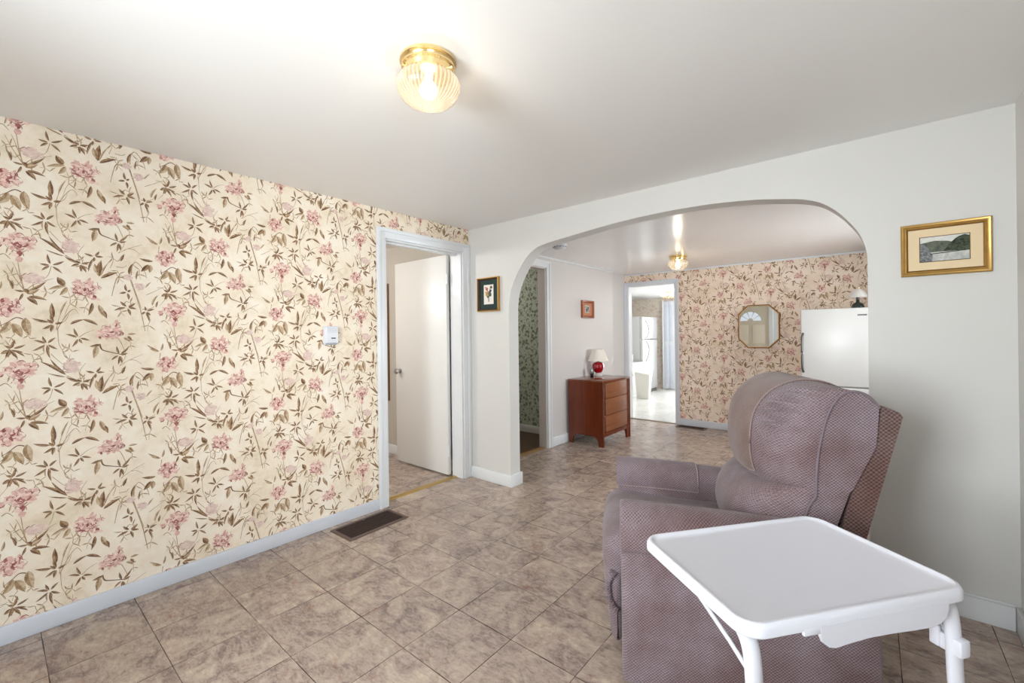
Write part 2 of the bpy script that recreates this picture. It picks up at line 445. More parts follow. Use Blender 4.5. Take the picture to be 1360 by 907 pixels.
# stems first, then leaves, then flowers (later shapes lie on top)
stem([(400, 650), (375, 680), (350, 705), (330, 760)]); stem([(290, 215), (292, 260), (300, 300), (340, 360)])
stem([(283, 215), (300, 150), (335, 75)]); stem([(285, 220), (330, 150), (370, 115), (395, 140)], 4); stem([(300, 190), (330, 170), (345, 140)])
stem([(395, 258), (430, 235), (475, 220)]); stem([(595, 262), (615, 300), (630, 350), (600, 400)], 3.5)
stem([(500, 290), (512, 318), (550, 330), (620, 345)], 7, 2); stem([(335, 450), (370, 465), (410, 482)], 4); stem([(600, 400), (650, 370), (720, 340)])
stem([(648, 370), (680, 372), (712, 392)]); stem([(265, 515), (250, 560), (225, 590)]); stem([(410, 480), (400, 430), (430, 385)])
stem([(660, 520), (690, 600), (712, 670), (735, 772)], 7); stem([(655, 500), (700, 620), (716, 660)], 4); stem([(665, 500), (668, 460), (690, 432), (730, 470), (742, 505)], 5)
stem([(640, 525), (600, 520), (582, 560), (568, 620)], 6); stem([(740, 590), (790, 560), (830, 535)]); stem([(720, 665), (760, 655), (782, 640)], 4)
stem([(130, 660), (110, 590), (95, 505)], 5); stem([(128, 655), (80, 600), (40, 540)], 4); stem([(130, 655), (90, 560), (70, 525)]); stem([(135, 660), (180, 620), (275, 575)], 4)
stem([(0, 500), (28, 488), (60, 510)], 5); stem([(795, 545), (825, 545), (860, 590)], 3); stem([(115, 165), (80, 158), (40, 180), (0, 200)], 5, 2); stem([(60, 330), (30, 360), (-10, 400)])
stem([(805, 335), (800, 370)], 4); stem([(560, 480), (575, 440), (570, 410)]); stem([(590, 470), (625, 468), (642, 455)], 4); stem([(255, 340), (300, 380), (330, 400)])
star(60, 315, [(75, 268), (128, 293), (125, 355), (40, 358), (5, 342), (20, 300)])
star(262, 512, [(245, 455), (330, 480), (205, 510), (215, 545), (320, 545)])
star(235, 290, [(213, 250), (168, 272), (160, 326), (290, 316), (240, 336), (252, 362), (280, 258)])
star(395, 260, [(370, 210), (328, 241), (360, 306), (415, 288), (452, 274)])
star(600, 345, [(585, 300), (558, 372), (592, 395), (642, 335), (612, 388), (648, 302)])
star(410, 482, [(330, 456), (363, 502), (412, 522), (458, 466), (440, 522), (380, 470)], 15)
star(480, 435, [(430, 425), (505, 405), (526, 432), (450, 516), (476, 462)])
star(645, 590, [(635, 550), (605, 602), (652, 628), (662, 575)], 14, 2)
star(645, 665, [(610, 640), (578, 692), (662, 706), (686, 638), (692, 668)], 15)
star(738, 672, [(782, 655), (718, 692), (756, 722), (732, 648), (762, 690)], 13)
star(845, 565, [(862, 535), (892, 572), (872, 602), (815, 585), (830, 600)], 13)
star(805, 330, [(735, 293), (817, 285), (750, 312)], 13, 1)
star(270, 190, [(255, 132), (255, 232), (210, 216), (314, 180), (236, 165)], 15)
leaf(268, 160, 260, 82, 24, 0.05); leaf(245, 180, 158, 160, 16); leaf(300, 150, 338, 72, 10, 0.1, 1)
leaf(335, 600, 295, 565, 34, 0.1, 2); leaf(340, 604, 248, 636, 20, -0.1, 1); leaf(342, 608, 305, 656, 24, 0.15, 1)
leaf(470, 668, 450, 736, 20, 0.1, 0); leaf(502, 674, 546, 736, 26, -0.1, 1); leaf(525, 700, 540, 738, 16, .1, 2)
leaf(352, 192, 424, 168, 16, 0.16); leaf(415, 167, 494, 198, 18, 0.14)
leaf(620, 258, 672, 272, 20, -.1, 1); leaf(640, 242, 684, 240, 14, .1, 1); leaf(640, 250, 660, 272, 14)
leaf(505, 292, 448, 302, 18, .1); leaf(485, 300, 470, 362, 30, .05, 1)
leaf(332, 446, 198, 378, 18, -.1, 2); leaf(330, 440, 250, 362, 12, .1); leaf(330, 456, 234, 436, 8, .05)
leaf(505, 532, 515, 448, 32, .08, 0); leaf(500, 520, 482, 470, 24, .1, 1); leaf(512, 540, 602, 496, 22, .12); leaf(512, 530, 555, 450, 10, .1, 1); leaf(612, 440, 632, 400, 16, .1)
leaf(655, 500, 672, 442, 16, .12, 2); leaf(690, 520, 700, 470, 10, .1); leaf(770, 640, 802, 580, 14, .2, 1); leaf(790, 645, 800, 610, 12); leaf(735, 555, 765, 520, 10, .1, 1)
leaf(135, 665, 242, 592, 16, -.12); leaf(140, 672, 206, 638, 22, -.1, 1); leaf(150, 685, 245, 690, 18, .12); leaf(142, 690, 196, 722, 24, .15, 0); leaf(130, 662, 78, 662, 12, .1); leaf(122, 672, 98, 716, 12, .1); leaf(72, 660, 46, 608, 12, -.12)
leaf(128, 650, 150, 670, 22, .1, 2)
leaf(50, 178, -10, 240, 34, 0.2, 1); leaf(62, 186, 110, 258, 38, 0.06, 1); leaf(128, 158, 154, 250, 40, -0.12, 1)
leaf(775, 415, 704, 410, 18, .1, 2); leaf(752, 435, 712, 476, 28, .1); leaf(760, 435, 756, 476, 26, .1, 1)
flower(360, 402, 34, 40, 31, pale=True); flower(175, 590, 44, 24, 32, pale=True); flower(650, 515, 20, 18, 33, pale=True); flower(706, 552, 26, 20, 34, pale=True)
flower(40, 108, 50, 44, 3, [(20, 60, 22), (75, 75, 16)]); flower(100, 418, 58, 46, 5, [(178, 402, 18), (14, 440, 22), (100, 490, 28)])
flower(435, 598, 62, 42, 8, [(488, 645, 20), (385, 572, 16)]); flower(550, 232, 52, 38, 11, [(580, 186, 20), (500, 250, 16)])

fr_ = random.Random(12)
_n0 = len(SH)
for _k in range(32):                       # fine filler sprigs between the large motifs
    x, y = fr_.uniform(45, 840), fr_.uniform(70, 690); a = fr_.uniform(0, 6.28); L_ = fr_.uniform(34, 62)
    stem([(x, y), (x+L_*.5*math.cos(a+.2), y+L_*.5*math.sin(a+.2)), (x+L_*math.cos(a), y+L_*math.sin(a))], 3)
    for s_ in (-1, 1):
        leaf(x+L_*.5*math.cos(a+.2), y+L_*.5*math.sin(a+.2), x+L_*math.cos(a+.7*s_), y+L_*math.sin(a+.7*s_), 8, .1, 1)
    leaf(x, y, x+L_*.8*math.cos(a+2.3), y+L_*.8*math.sin(a+2.3), 7, .14, 1)
SH[:] = SH[_n0:] + SH[:_n0]
def clip(poly, x0, x1, y0, y1):
    for ax, val, sg in ((0, x0, 1), (0, x1, -1), (1, y0, 1), (1, y1, -1)):
        out = []
        for i in range(len(poly)):
            p, q = poly[i-1], poly[i]
            ip, iq = (p[ax]-val)*sg >= 0, (q[ax]-val)*sg >= 0
            if ip != iq:
                t = (val-p[ax])/(q[ax]-p[ax]); out.append((p[0]+(q[0]-p[0])*t, p[1]+(q[1]-p[1])*t))
            if iq: out.append(q)
        poly = out
        if len(poly) < 3: return []
    return poly
def paper(mb, rects, put, phase=(0.0, 0.0), first=1):
    """print the floral repeat on the given rectangles; put(a, b, h) gives the 3-D point"""
    n = len(SH)
    for (x0, x1, y0, y1) in rects:
        i0 = math.floor((x0-phase[0])/CELL_W)-1; i1 = math.ceil((x1-phase[0])/CELL_W)+1
        for i in range(i0, i1):
            for j in range(-6, 8):
                ox = phase[0] + i*CELL_W; oy = phase[1] + j*CELL_H + (CELL_H/2 if i % 2 else 0)
                if oy > y1+.6 or oy < y0-.6: continue
                for k, (poly, ink_) in enumerate(SH):
                    p = [(a+ox, b+oy) for a, b in poly]
                    if max(q[0] for q in p) < x0 or min(q[0] for q in p) > x1 or max(q[1] for q in p) < y0 or min(q[1] for q in p) > y1: continue
                    if min(q[0] for q in p) < x0 or max(q[0] for q in p) > x1 or min(q[1] for q in p) < y0 or max(q[1] for q in p) > y1:
                        p = clip(p, x0, x1, y0, y1)
                    if len(p) >= 3:
                        h = 0.0002 + 0.0000011*k
                        mb.add([put(a, b, h) for a, b in p], [tuple(range(len(p)))], first+ink_)

H1, H2, H3 = 2.171, 2.09, 2.01      # ceilings: front room, back room, kitchen
YR, XR, YB, XB = -3.9, 3.2, 3.25, 3.75

# ------------------------------------------------------------------ setting: front room
sbox('floor', (-0.06, 3.85, YR-.1, YB+.05, -0.1, 0.0), M['floor'])
m = MB(); DY0, DY1, DZ = -0.855, -0.085, 1.962
for b in ((YR-.1, DY0, 0, H1+.1), (DY0, DY1, DZ, H1+.1), (DY1, 0.0, 0, H1+.1)):
    m.box(-0.12, 0.0, b[0], b[1], b[2], b[3], mi=9)
m.add([(0.0001, y, z) for y, z in ((YR, 0), (DY0, 0), (DY0, H1), (YR, H1))], [(0, 1, 2, 3)], 0)
m.add([(0.0001, y, z) for y, z in ((DY0, DZ), (0, DZ), (0, H1), (DY0, H1))], [(0, 1, 2, 3)], 0)
paper(m, [(-3.3, DY0, 0.06, H1), (DY0, -0.0005, DZ, H1)], lambda a, b, h: (h, a, b), (A0, B0))
m.build('wall_left', [M['wp']] + INK + [M['beige']], kind='structure', recalc=False)

ARCH = [(0.460, 0.0), (0.460, 1.40), (0.464, 1.50), (0.487, 1.607), (0.535, 1.706), (0.597, 1.794), (0.668, 1.868), (0.753, 1.916), (0.85, 1.935), (0.941, 1.946), (1.085, 1.960),
        (1.316, 1.982), (1.587, 1.998), (1.829, 2.001), (2.045, 1.993), (2.24, 1.973), (2.382, 1.948), (2.449, 1.933), (2.498, 1.917), (2.539, 1.898), (2.576, 1.871), (2.610, 1.838),
        (2.637, 1.805), (2.664, 1.768), (2.687, 1.731), (2.704, 1.693), (2.716, 1.655), (2.723, 1.617), (2.726, 1.575), (2.722, 0.0)]
arc = [ARCH[0]] + spline(ARCH[1:-1], 80) + [ARCH[-1]]
m = MB(); m.prism([(0.0, 0.0)] + arc + [(XR, 0.0), (XR, H1+.1), (0.0, H1+.1)], 0.0, 0.12, 'y')
struct('wall_arch', m, M['paint'], smooth=25)
SW = (-3.65, -2.35, 0.75, 1.95)
m = MB()
for b in ((YR-.1, SW[0], 0, H1+.1), (SW[0], SW[1], 0, SW[2]), (SW[0], SW[1], SW[3], H1+.1), (SW[1], 0.12, 0, H1+.1)):
    m.box(XR, XR+.1, b[0], b[1], b[2], b[3])
struct('wall_right', m, M['paint'])
sbox('ceiling', (-0.12, XR+.1, YR-.1, 0.0, H1, H1+.1), M['ceiling'])
# rear wall with a window and the front door seen in the mirror
RW = (1.42, 2.42, 0.75, 1.95); FD = (-0.0, 0.0)
FX0, FX1, FZ = 0.03, 0.89, 2.0
m = MB()
for b in ((0.0, FX0, 0, H1+.1), (FX0, FX1, FZ, H1+.1), (FX1, RW[0], 0, H1+.1), (RW[0], RW[1], 0, RW[2]), (RW[0], RW[1], RW[3], H1+.1), (RW[1], XR, 0, H1+.1)):
    m.box(b[0], b[1], YR-.1, YR, b[2], b[3])
struct('wall_rear', m, M['paint'])
def window(name, x0, x1, z0, z1, y, axis='y', t=0.05, mull=1):
    m = MB()
    def bx(a0, a1, b0, b1, d0, d1, mm):
        if axis == 'y': mm.box(a0, a1, y+d0, y+d1, b0, b1)
        else: mm.box(y+d0, y+d1, a0, a1, b0, b1)
    bx(x0-.06, x0+t, z0-.06, z1+.06, -.02, .05, m); bx(x1-t, x1+.06, z0-.06, z1+.06, -.02, .05, m)
    bx(x0, x1, z0-.06, z0+t, -.02, .05, m); bx(x0, x1, z1-t, z1+.06, -.02, .05, m)
    for k in range(mull):
        c = x0 + (x1-x0)*(k+1)/(mull+1); bx(c-.02, c+.02, z0, z1, 0, .04, m)
    bx(x0, x1, (z0+z1)/2-.02, (z0+z1)/2+.02, 0, .04, m)
    o = struct(name, m, M['trim'])
    g = MB(); bx(x0+t, x1-t, z0+t, z1-t, .015, .019, g); struct('window_pane', g, M['pane'], parent=o)
    return o
window('window_1', RW[0], RW[1], RW[2], RW[3], YR-.03)
window('window_4', SW[0], SW[1], SW[2], SW[3], XR+.03, 'x')
# front door with fanlight
d = MB(); d.box(FX0, FX1, YR-.06, YR-.015, 0.0, FZ, 0.003)
fd = struct('door_3', d, M['doortan'])
fan = MB(); fx, fz0, fr_ = (FX0+FX1)/2, 1.50, 0.25
for k in range(5):
    a0, a1 = math.pi*(k/5) + .045, math.pi*((k+1)/5) - .045
    ring = [(fx+.07*math.cos(a), fz0+.03+.07*math.sin(a)) for a in (a1, (a0+a1)/2, a0)] + [(fx+fr_*math.cos(a0+(a1-a0)*q/6), fz0+.02+fr_*math.sin(a0+(a1-a0)*q/6)) for q in range(7)]
    fan.prism(ring, YR-.016, YR-.008, 'y')
M['fanlight'] = emit('daylight_through_fanlight', (236, 244, 255), 0.75)
struct('fanlight_pane', fan, M['fanlight'], parent=fd)
pm = MB()
for (a, b) in ((FX0+.10, fx-.05), (fx+.05, FX1-.10)):
    for (z0, z1) in ((0.18, 0.80), (0.92, 1.42)):
        pm.box(a, b, YR-.018, YR-.004, z0, z1, 0.006)
        pm.box(a+.05, b-.05, YR-.006, YR+.002, z0+.05, z1-.05, 0.003)
struct('door_panels', pm, M['doorpanel'], parent=fd)
def casing(name, axis, d0, d1, a0, a1, z1, w=0.07, left=True, right=True, wl=None, wr=None, steps=True, mat='trim'):
    """door casing of two legs and a head, with a raised back band"""
    m = MB(); wl = wl or w; wr = wr or w
    sg = 1 if d1 > d0 else -1
    def bx(p0, p1, q0, q1, e0, e1, r=0.003):
        lo, hi = min(e0, e1), max(e0, e1)
        if axis == 'x': m.box(lo, hi, p0, p1, q0, q1, r)
        else: m.box(p0, p1, lo, hi, q0, q1, r)
    if left:
        bx(a0-wl, a0, 0, z1+w, d0, d1)
        if steps: bx(a0-wl, a0-wl*.62, 0, z1+w, d1-.002*sg, d1+.007*sg)
    if right:
        bx(a1, a1+wr, 0, z1+w, d0, d1)
        if steps: bx(a1+wr*.62, a1+wr, 0, z1+w, d1-.002*sg, d1+.007*sg)
    bx(a0-wl*(1 if left else 0)+.0004, a1+wr*(1 if right else 0)-.0004, z1, z1+w-.0004, d0, d1-.0006*sg)
    if steps: bx(a0-wl+.0004, a1+wr-.0004, z1+w*.62, z1+w-.0004, d1-.002*sg, d1+.0064*sg)
    return struct(name, m, M[mat], smooth=30)
casing('trim_9', 'y', YR, YR+.018, FX0, FX1, FZ, 0.03, wl=0.028, wr=0.10)
# casing of the open doorway in the papered wall, its jamb lining and threshold
casing('trim_1', 'x', 0.0, 0.016, DY0, DY1, DZ, 0.075, wr=0.0838)
m = MB()
m.box(-0.135, 0.0, DY0, DY0+.012, 0, DZ); m.box(-0.135, 0.0, DY1-.012, DY1, 0, DZ); m.box(-0.135, 0.0, DY0+.012, DY1-.012, DZ-.012, DZ)
m.box(-0.075, -0.045, DY0+.012, DY0+.024, 0, DZ-.012); m.box(-0.075, -0.045, DY0+.012, DY1-.012, DZ-.024, DZ-.012)
struct('trim_2', m, M['trim'])
m = MB(); m.prism([(-0.13, 0.0), (-0.125, 0.006), (-0.10, 0.008), (-0.075, 0.006), (-0.07, 0.0)], DY0+.013, DY1-.013, 'y')
struct('trim_3', m, plain('brass_threshold', (176, 146, 84), 0.35, 0.15, 30, metal=0.6))
def baseboard(name, b, mat='base', r=0.004):
    m = MB(); m.box(*b, r=r); return struct(name, m, M[mat], smooth=40)
baseboard('baseboard_left', (0.0, 0.014, YR, DY0-.0755, 0, 0.078))
m = MB(); m.box(0.017, 0.4605, -0.016, 0.0, 0, 0.098, 0.004); m.box(0.452, 0.478, -0.016, 0.136, 0, 0.098, 0.004)
struct('baseboard_arch', m, M['trim'], smooth=40)
m = MB(); m.box(2.704, XR-.0165, -0.016, 0.0, 0, 0.098, 0.004); m.box(2.704, 2.7215, -0.016, 0.136, 0, 0.098, 0.004); m.box(2.71, XR-.017, -0.012, 0.0, 0.098, 0.108, 0.004)
struct('baseboard_arch_right', m, M['trim'], smooth=40)
baseboard('baseboard_right', (XR-.016, XR, YR, -0.0005, 0, 0.10), 'trim')

# ------------------------------------------------------------------ setting: back room
GY0, GY1, GZ = 0.42, 1.165, 1.965
m = MB()
for b in ((0.12, GY0, 0, H2+.18), (GY0, GY1, GZ, H2+.18), (GY1, 2.73, 0, H2+.18)):
    m.box(-0.10, 0.0, b[0], b[1], b[2], b[3])
m.box(-0.17, -0.07, 2.73, YB+.1, 0, H2+.18)
struct('wall_back_left', m, M['pinkpaint'])
KX0, KX1, KZ = -0.02, 0.665, 1.925
m = MB()
for b in ((-0.07, KX0, 0, H2+.18), (KX0, KX1, KZ, H2+.18), (KX1, XB+.1, 0, H2+.18)):
    m.box(b[0], b[1], YB, YB+.1, b[2], b[3], mi=9)
for a0, a1, z0 in ((-.07, KX0, 0), (KX0, KX1, KZ), (KX1, XB, 0)):
    m.add([(a, YB-.0001, z) for a, z in ((a0, z0), (a1, z0), (a1, H2), (a0, H2))], [(0, 1, 2, 3)], 0)
paper(m, [(KX1, XB, 0.06, H2), (-0.07, KX1, KZ+.01, H2)], lambda a, b, h: (a, YB-h, b), (0.19, 0.12))
m.build('wall_back', [M['wpback']] + INK + [M['paint']], kind='structure', recalc=False)
BW = (0.9, 2.3, 0.8, 1.9)
m = MB()
for b in ((0.12, BW[0], 0, H2+.18), (BW[0], BW[1], 0, BW[2]), (BW[0], BW[1], BW[3], H2+.18), (BW[1], YB, 0, H2+.18)):
    m.box(XB, XB+.1, b[0], b[1], b[2], b[3])
struct('wall_back_right', m, M['paint'])
window('window_2', BW[0], BW[1], BW[2], BW[3], XB+.03, 'x')
sbox('wall_back_return', (XR, XB+.1, 0.02, 0.12, 0, H2+.18), M['paint'])
sbox('ceiling_back', (-0.17, XB+.1, 0.12, YB, H2, H2+.18), M['ceiling_gloss'])
m = MB(); m.box(0.0, 0.012, 0.1205, 2.742, H2-.022, H2, 0.003); m.box(-0.07, 0.0118, 2.73, 2.742, H2-.022, H2-.0003, 0.003); m.box(-0.058, XB, YB-.012, YB, H2-.02, H2, 0.003)
struct('trim_4', m, M['trim'], smooth=40)
casing('trim_5', 'x', 0.0, 0.016, GY0, GY1, GZ, 0.075)
m = MB(); m.box(-0.10, 0.0, GY1-.012, GY1, 0, GZ); m.box(-0.10, 0.0, GY0, GY0+.012, 0, GZ); m.box(-0.10, 0.0, GY0+.012, GY1-.012, GZ-.012, GZ)
struct('trim_6', m, M['pinkpaint'])
casing('trim_7', 'y', YB, YB-.016, KX0, KX1, KZ, 0.05, wl=0.0495, mat='base')
m = MB(); m.box(KX0, KX0+.012, YB-.002, YB+.105, 0, KZ); m.box(KX1-.012, KX1, YB-.002, YB+.105, 0, KZ); m.box(KX0+.012, KX1-.012, YB-.002, YB+.105, KZ-.012, KZ)
struct('trim_8', m, M['trim'])
m = MB(); m.prism([(YB-.01, 0), (YB, 0.007), (YB+.04, 0.007), (YB+.05, 0)], KX0+.0125, KX1-.0125, 'x')
struct('trim_10', m, plain('bronze_threshold', (120, 100, 74), 0.4, 0.1, 30, metal=0.5))
m = MB(); m.box(0.0, 0.014, GY1+.0755, 2.73, 0, 0.10, 0.004); m.box(-0.07, -0.058, 2.73, YB-.018, 0, 0.10, 0.004)
struct('baseboard_back_left', m, M['trim'], smooth=40)
baseboard('baseboard_back', (KX1+.0505, XB, YB-.014, YB, 0, 0.085))

# ------------------------------------------------------------------ setting: side rooms and kitchen
sbox('floor_side', (-2.6, -0.06, -2.4, 0.0, -0.1, -0.0006), M['floor'])
sbox('wall_side_far', (-2.6, -0.12, 0.0, 0.1, 0, 2.3), M['beige'])
sbox('wall_side_left', (-2.7, -2.6, -2.4, 0.1, 0, 2.3), M['beige'])
sbox('wall_side_near', (-2.7, -0.12, -2.5, -2.4, 0, 2.3), M['beige'])
sbox('ceiling_side', (-2.7, -0.12, -2.5, 0.1, 2.17, 2.3), M['ceiling'])
baseboard('baseboard_side', (-2.6, -0.137, -0.014, 0.0, 0, 0.10), 'trim')
sbox('floor_green_room', (-2.2, -0.06, 0.1, 1.66, -0.1, -0.0006), M['darkfloor'])
sbox('wall_green_far', (-2.3, -0.10, 1.66, 1.76, 0, 2.3), M['greenpaper'])
sbox('wall_green_left', (-2.3, -2.2, 0.1, 1.66, 0, 2.3), M['greenpaper'])
sbox('ceiling_green_room', (-2.3, -0.10, 0.1, 1.76, 2.2, 2.3), M['ceiling'])
baseboard('baseboard_green_room', (-2.2, -0.103, 1.646, 1.66, 0, 0.09), 'paint')
m = MB(); m.prism([(-0.09, 0.0), (-0.085, 0.006), (-0.05, 0.007), (-0.02, 0.0)], GY0+.013, GY1-.013, 'y')
struct('trim_11', m, plain('tan_threshold', (140, 108, 66), 0.5, 0.15, 30))
KYB = 6.95
sbox('floor_kitchen', (-1.9, 2.6, YB+.05, KYB+.1, -0.1, -0.0006), M['kfloor'])
sbox('wall_kitchen_left', (-1.95, -1.85, YB+.1, KYB, 0, 2.3), M['kwhite'])
sbox('wall_kitchen_right', (2.6, 2.7, YB+.1, KYB, 0, 2.3), M['kwhite'])
sbox('wall_kitchen_near', (-1.95, -0.17, YB, YB+.1, 0, 2.3), M['kwhite'])
sbox('ceiling_kitchen', (-1.95, 2.7, YB+.1, KYB+.1, H3, H3+.12), M['kwhite'])
KD = (-0.50, 0.75, 0.0, 2.0)
m = MB(); m.box(-1.95, KD[0], KYB, KYB+.1, 0, 2.3, mi=0); m.box(KD[0], KD[1], KYB, KYB+.1, KD[3], 2.3); m.box(KD[1], 2.7, KYB, KYB+.1, 0, 2.3)
struct('wall_kitchen_far', m, M['kpaper'])
window('window_3', KD[0], KD[1], 0.06, KD[3]-.06, KYB+.03)

# ------------------------------------------------------------------ door leaf in the left doorway
m = MB(); m.box(-0.908, -0.148, -0.135, -0.098, 0.012, 1.955, 0.003)
dl = struct('door_1', m, M['door'], smooth=40)
def knob(mb, x, y, z, s):
    pts = [(0.026, 0), (0.026, 0.006), (0.010, 0.010), (0.010, 0.028), (0.024, 0.036), (0.028, 0.048), (0.022, 0.058), (0.0, 0.060)]
    rings = [[(x + r*math.cos(2*math.pi*k/20), y + s*h, z + r*math.sin(2*math.pi*k/20)) for k in range(20)] for r, h in pts]
    mb.loft(rings, True)
for s, y in ((-1, -0.135), (1, -0.098)):
    m = MB(); knob(m, -0.835, y, 0.90, s); struct('door_knob', m, M['chrome'], parent=dl, smooth=40)
for z in (0.22, 1.74):
    m = MB(); m.tube([(-0.141, -0.128, z-.045), (-0.141, -0.128, z+.045)], 0.007); m.box(-0.160, -0.136, -0.1365, -0.1345, z-.045, z+.045)
    struct('door_hinge', m, M['trim'], parent=dl, smooth=40)

# ------------------------------------------------------------------ recliner
rec = thing('recliner', 'mauve grey woven fabric recliner armchair in front of the arch', 'armchair', (2.05, -1.28, 0.0), R(27))
WD = 0.74
def ring_w(sec, u, sz=1.0, dz=0.0, far=False):
    cy = sum(p[0] for p in sec)/len(sec); cz = sum(p[1] for p in sec)/len(sec)
    out = []
    for w, z in sec:
        w2, z2 = cy + (w-cy)*sz, cz + (z-cz)*sz + dz
        out.append((u, WD-w2 if far else w2, z2))
    return out
ARM = spline([(0.014, 0.462), (-0.018, 0.484), (-0.015, 0.530), (0.022, 0.592), (0.072, 0.622), (0.118, 0.618), (0.150, 0.592), (0.158, 0.53), (0.156, 0.40), (0.08, 0.40), (0.02, 0.44)], 34)
for far in (False, True):
    m = MB()
    st = [(0.004, .90, 0), (0.008, .97, 0), (0.022, 1.0, 0), (0.10, 1.0, -.002), (0.25, 1.0, -.008), (0.40, 1.0, -.016), (0.55, .99, -.026), (0.66, .96, -.034), (0.69, .9, -.036)]
    m.loft([ring_w(ARM, u, s, dz, far) for u, s, dz in st])
    arm_o = part('armrest', m, M['fabric'], rec, 50)
    m = MB(); y0, y1 = (0.0, 0.115) if not far else (WD-.115, WD)
    m.box(0.006, 0.805, y0, y1, 0.004, 0.485, 0.022, 4)
    part('side_panel', m, M['fabric'], rec, 50)
    if far:
        cov = [p for p in ARM]
        sec = spline([(0.163, 0.515), (0.164, 0.55), (0.155, 0.597), (0.120, 0.6245), (0.072, 0.6285), (0.018, 0.598), (-0.014, 0.545)], 24)
        inn = [(w - (0.004 if w > .1 else -0.004), z - .003) for w, z in sec]
        loop = sec + inn[::-1]
        m = MB(); m.loft([[(u, WD-w, z+dz) for w, z in loop] for u, dz in ((-0.004, 0), (0.05, 0), (0.2, -.006), (0.365, -.014))])
        part('arm_cover', m, M['fabric'], rec, 50)
        m = MB(); m.tube([(0.365, WD-w, z-.013) for w, z in sec], 0.0022, 6); m.tube([(u, WD-.165, 0.515-dz) for u, dz in ((0, 0), (0.2, .006), (0.365, .014))], 0.002, 6)
        part('cover_stitching', m, M['pipelight'], rec, 50)
# chaise pad: seat and footrest in one
def inset(poly, d):
    n = len(poly); out = []
    for i in range(n):
        a, b, c = Vector(poly[i-1]), Vector(poly[i]), Vector(poly[(i+1) % n])
        t = (c-a).normalized(); out.append(tuple(b + Vector((-t.y, t.x))*d))
    return out
SEAT = spline([(0.60, 0.36), (0.60, 0.445), (0.40, 0.462), (0.20, 0.474), (0.06, 0.488), (0.0, 0.486), (-0.042, 0.462), (-0.060, 0.415), (-0.060, 0.33), (-0.050, 0.22), (-0.040, 0.12), (-0.026, 0.070), (0.0, 0.066), (0.016, 0.10), (0.018, 0.22), (0.022, 0.33), (0.08, 0.37), (0.3, 0.37), (0.5, 0.36)], 60)
def area(p): return sum(p[i-1][0]*p[i][1]-p[i][0]*p[i-1][1] for i in range(len(p)))
sgn = 1 if area(SEAT) > 0 else -1
m = MB(); rings = []
for w, d_ in ((0.110, .026), (0.116, .014), (0.128, .006), (0.150, .001), (0.22, -.003), (0.37, -.006), (0.52, -.003), (0.59, .001), (0.612, .006), (0.624, .014), (0.630, .026)):
    rings.append([(u, w, z) for u, z in inset(SEAT, sgn*max(d_, -0.006))])
m.loft(rings); part('seat_footrest_pad', m, M['fabric'], rec, 60)
# ruched edging at the footrest's side
m = MB(); pts = []
base = spline([(-0.020, 0.100, 0.345), (-0.040, 0.104, 0.31), (-0.044, 0.105, 0.27), (-0.034, 0.102, 0.225), (-0.012, 0.095, 0.20)], 60)
rings = []
for i, p in enumerate(base):
    rr = 0.011 + 0.0035*math.sin(i*1.9); q = Vector(p); t = (Vector(base[min(i+1, 59)]) - Vector(base[max(i-1, 0)])).normalized()
    a = Vector((0, 1, 0)).cross(t).normalized(); b = t.cross(a)
    rings.append([q + a*rr*math.cos(6.283*k/10) + b*rr*math.sin(6.283*k/10) for k in range(10)])
m.loft(rings); part('ruched_edging', m, M['fabric'], rec, 70)
m = MB(); m.box(0.02, 0.79, 0.10, 0.64, 0.05, 0.36, 0.015); part('seat_box', m, M['fabricback'], rec, 40)
for u in (0.10, 0.68):
    for w in (0.10, 0.64):
        m = MB(); m.lathe([(0.026, 0.0), (0.028, 0.004), (0.022, 0.05)], u, w, 16); part('foot', m, M['black'], rec, 40)
# back cushions: surface between the side seams and a bulging crown
W0, W1 = 0.088, 0.672
def back_surface(P, Cr, ns=29, nt=26, s0=0.0, s1=1.0, t0=0.0, t1=1.0, off=0.0, gather=0.0, pw=2.8, qw=0.55, wi=0.0):
    Ps, Cs = spline(P, 61), spline(Cr, 61)
    def at(s, t):
        k = min(int(t*60), 59); f = t*60-k
        p = [Ps[k][i]*(1-f)+Ps[k+1][i]*f for i in (0, 1)]; c = [Cs[k][i]*(1-f)+Cs[k+1][i]*f for i in (0, 1)]
        e = abs(2*s-1); b = (max(0.0, 1-e**pw))**qw
        g = gather*math.sin(t*95)*math.exp(-((e-.78)/.14)**2)*(1 if s < .5 else .4)*math.exp(-((t-.52)/.16)**2)
        u, z = p[0]+(c[0]-p[0])*b, p[1]+(c[1]-p[1])*b
        return Vector((u-g, W0+wi+(W1-W0-2*wi)*s, z+g*.5))
    rows = []
    for j in range(nt):
        t = t0+(t1-t0)*j/(nt-1); row = []
        for i in range(ns):
            q = i/(ns-1); s = s0+(s1-s0)*q
            if s0 == 0.0 and s1 == 1.0: s = 0.5-0.5*math.cos(math.pi*q)
            p = at(s, t)
            if off:
                e = 1e-3
                a = at(min(1, s+e), t)-at(max(0, s-e), t); b = at(s, min(1, t+e))-at(s, max(0, t-e))
                nn = b.cross(a).normalized()
                if nn.x > 0 and t < .7: nn = -nn
                if nn.z < 0 and t >= .7: nn = -nn
                p = p+nn*off
            row.append(p)
        rows.append(row)
    return rows
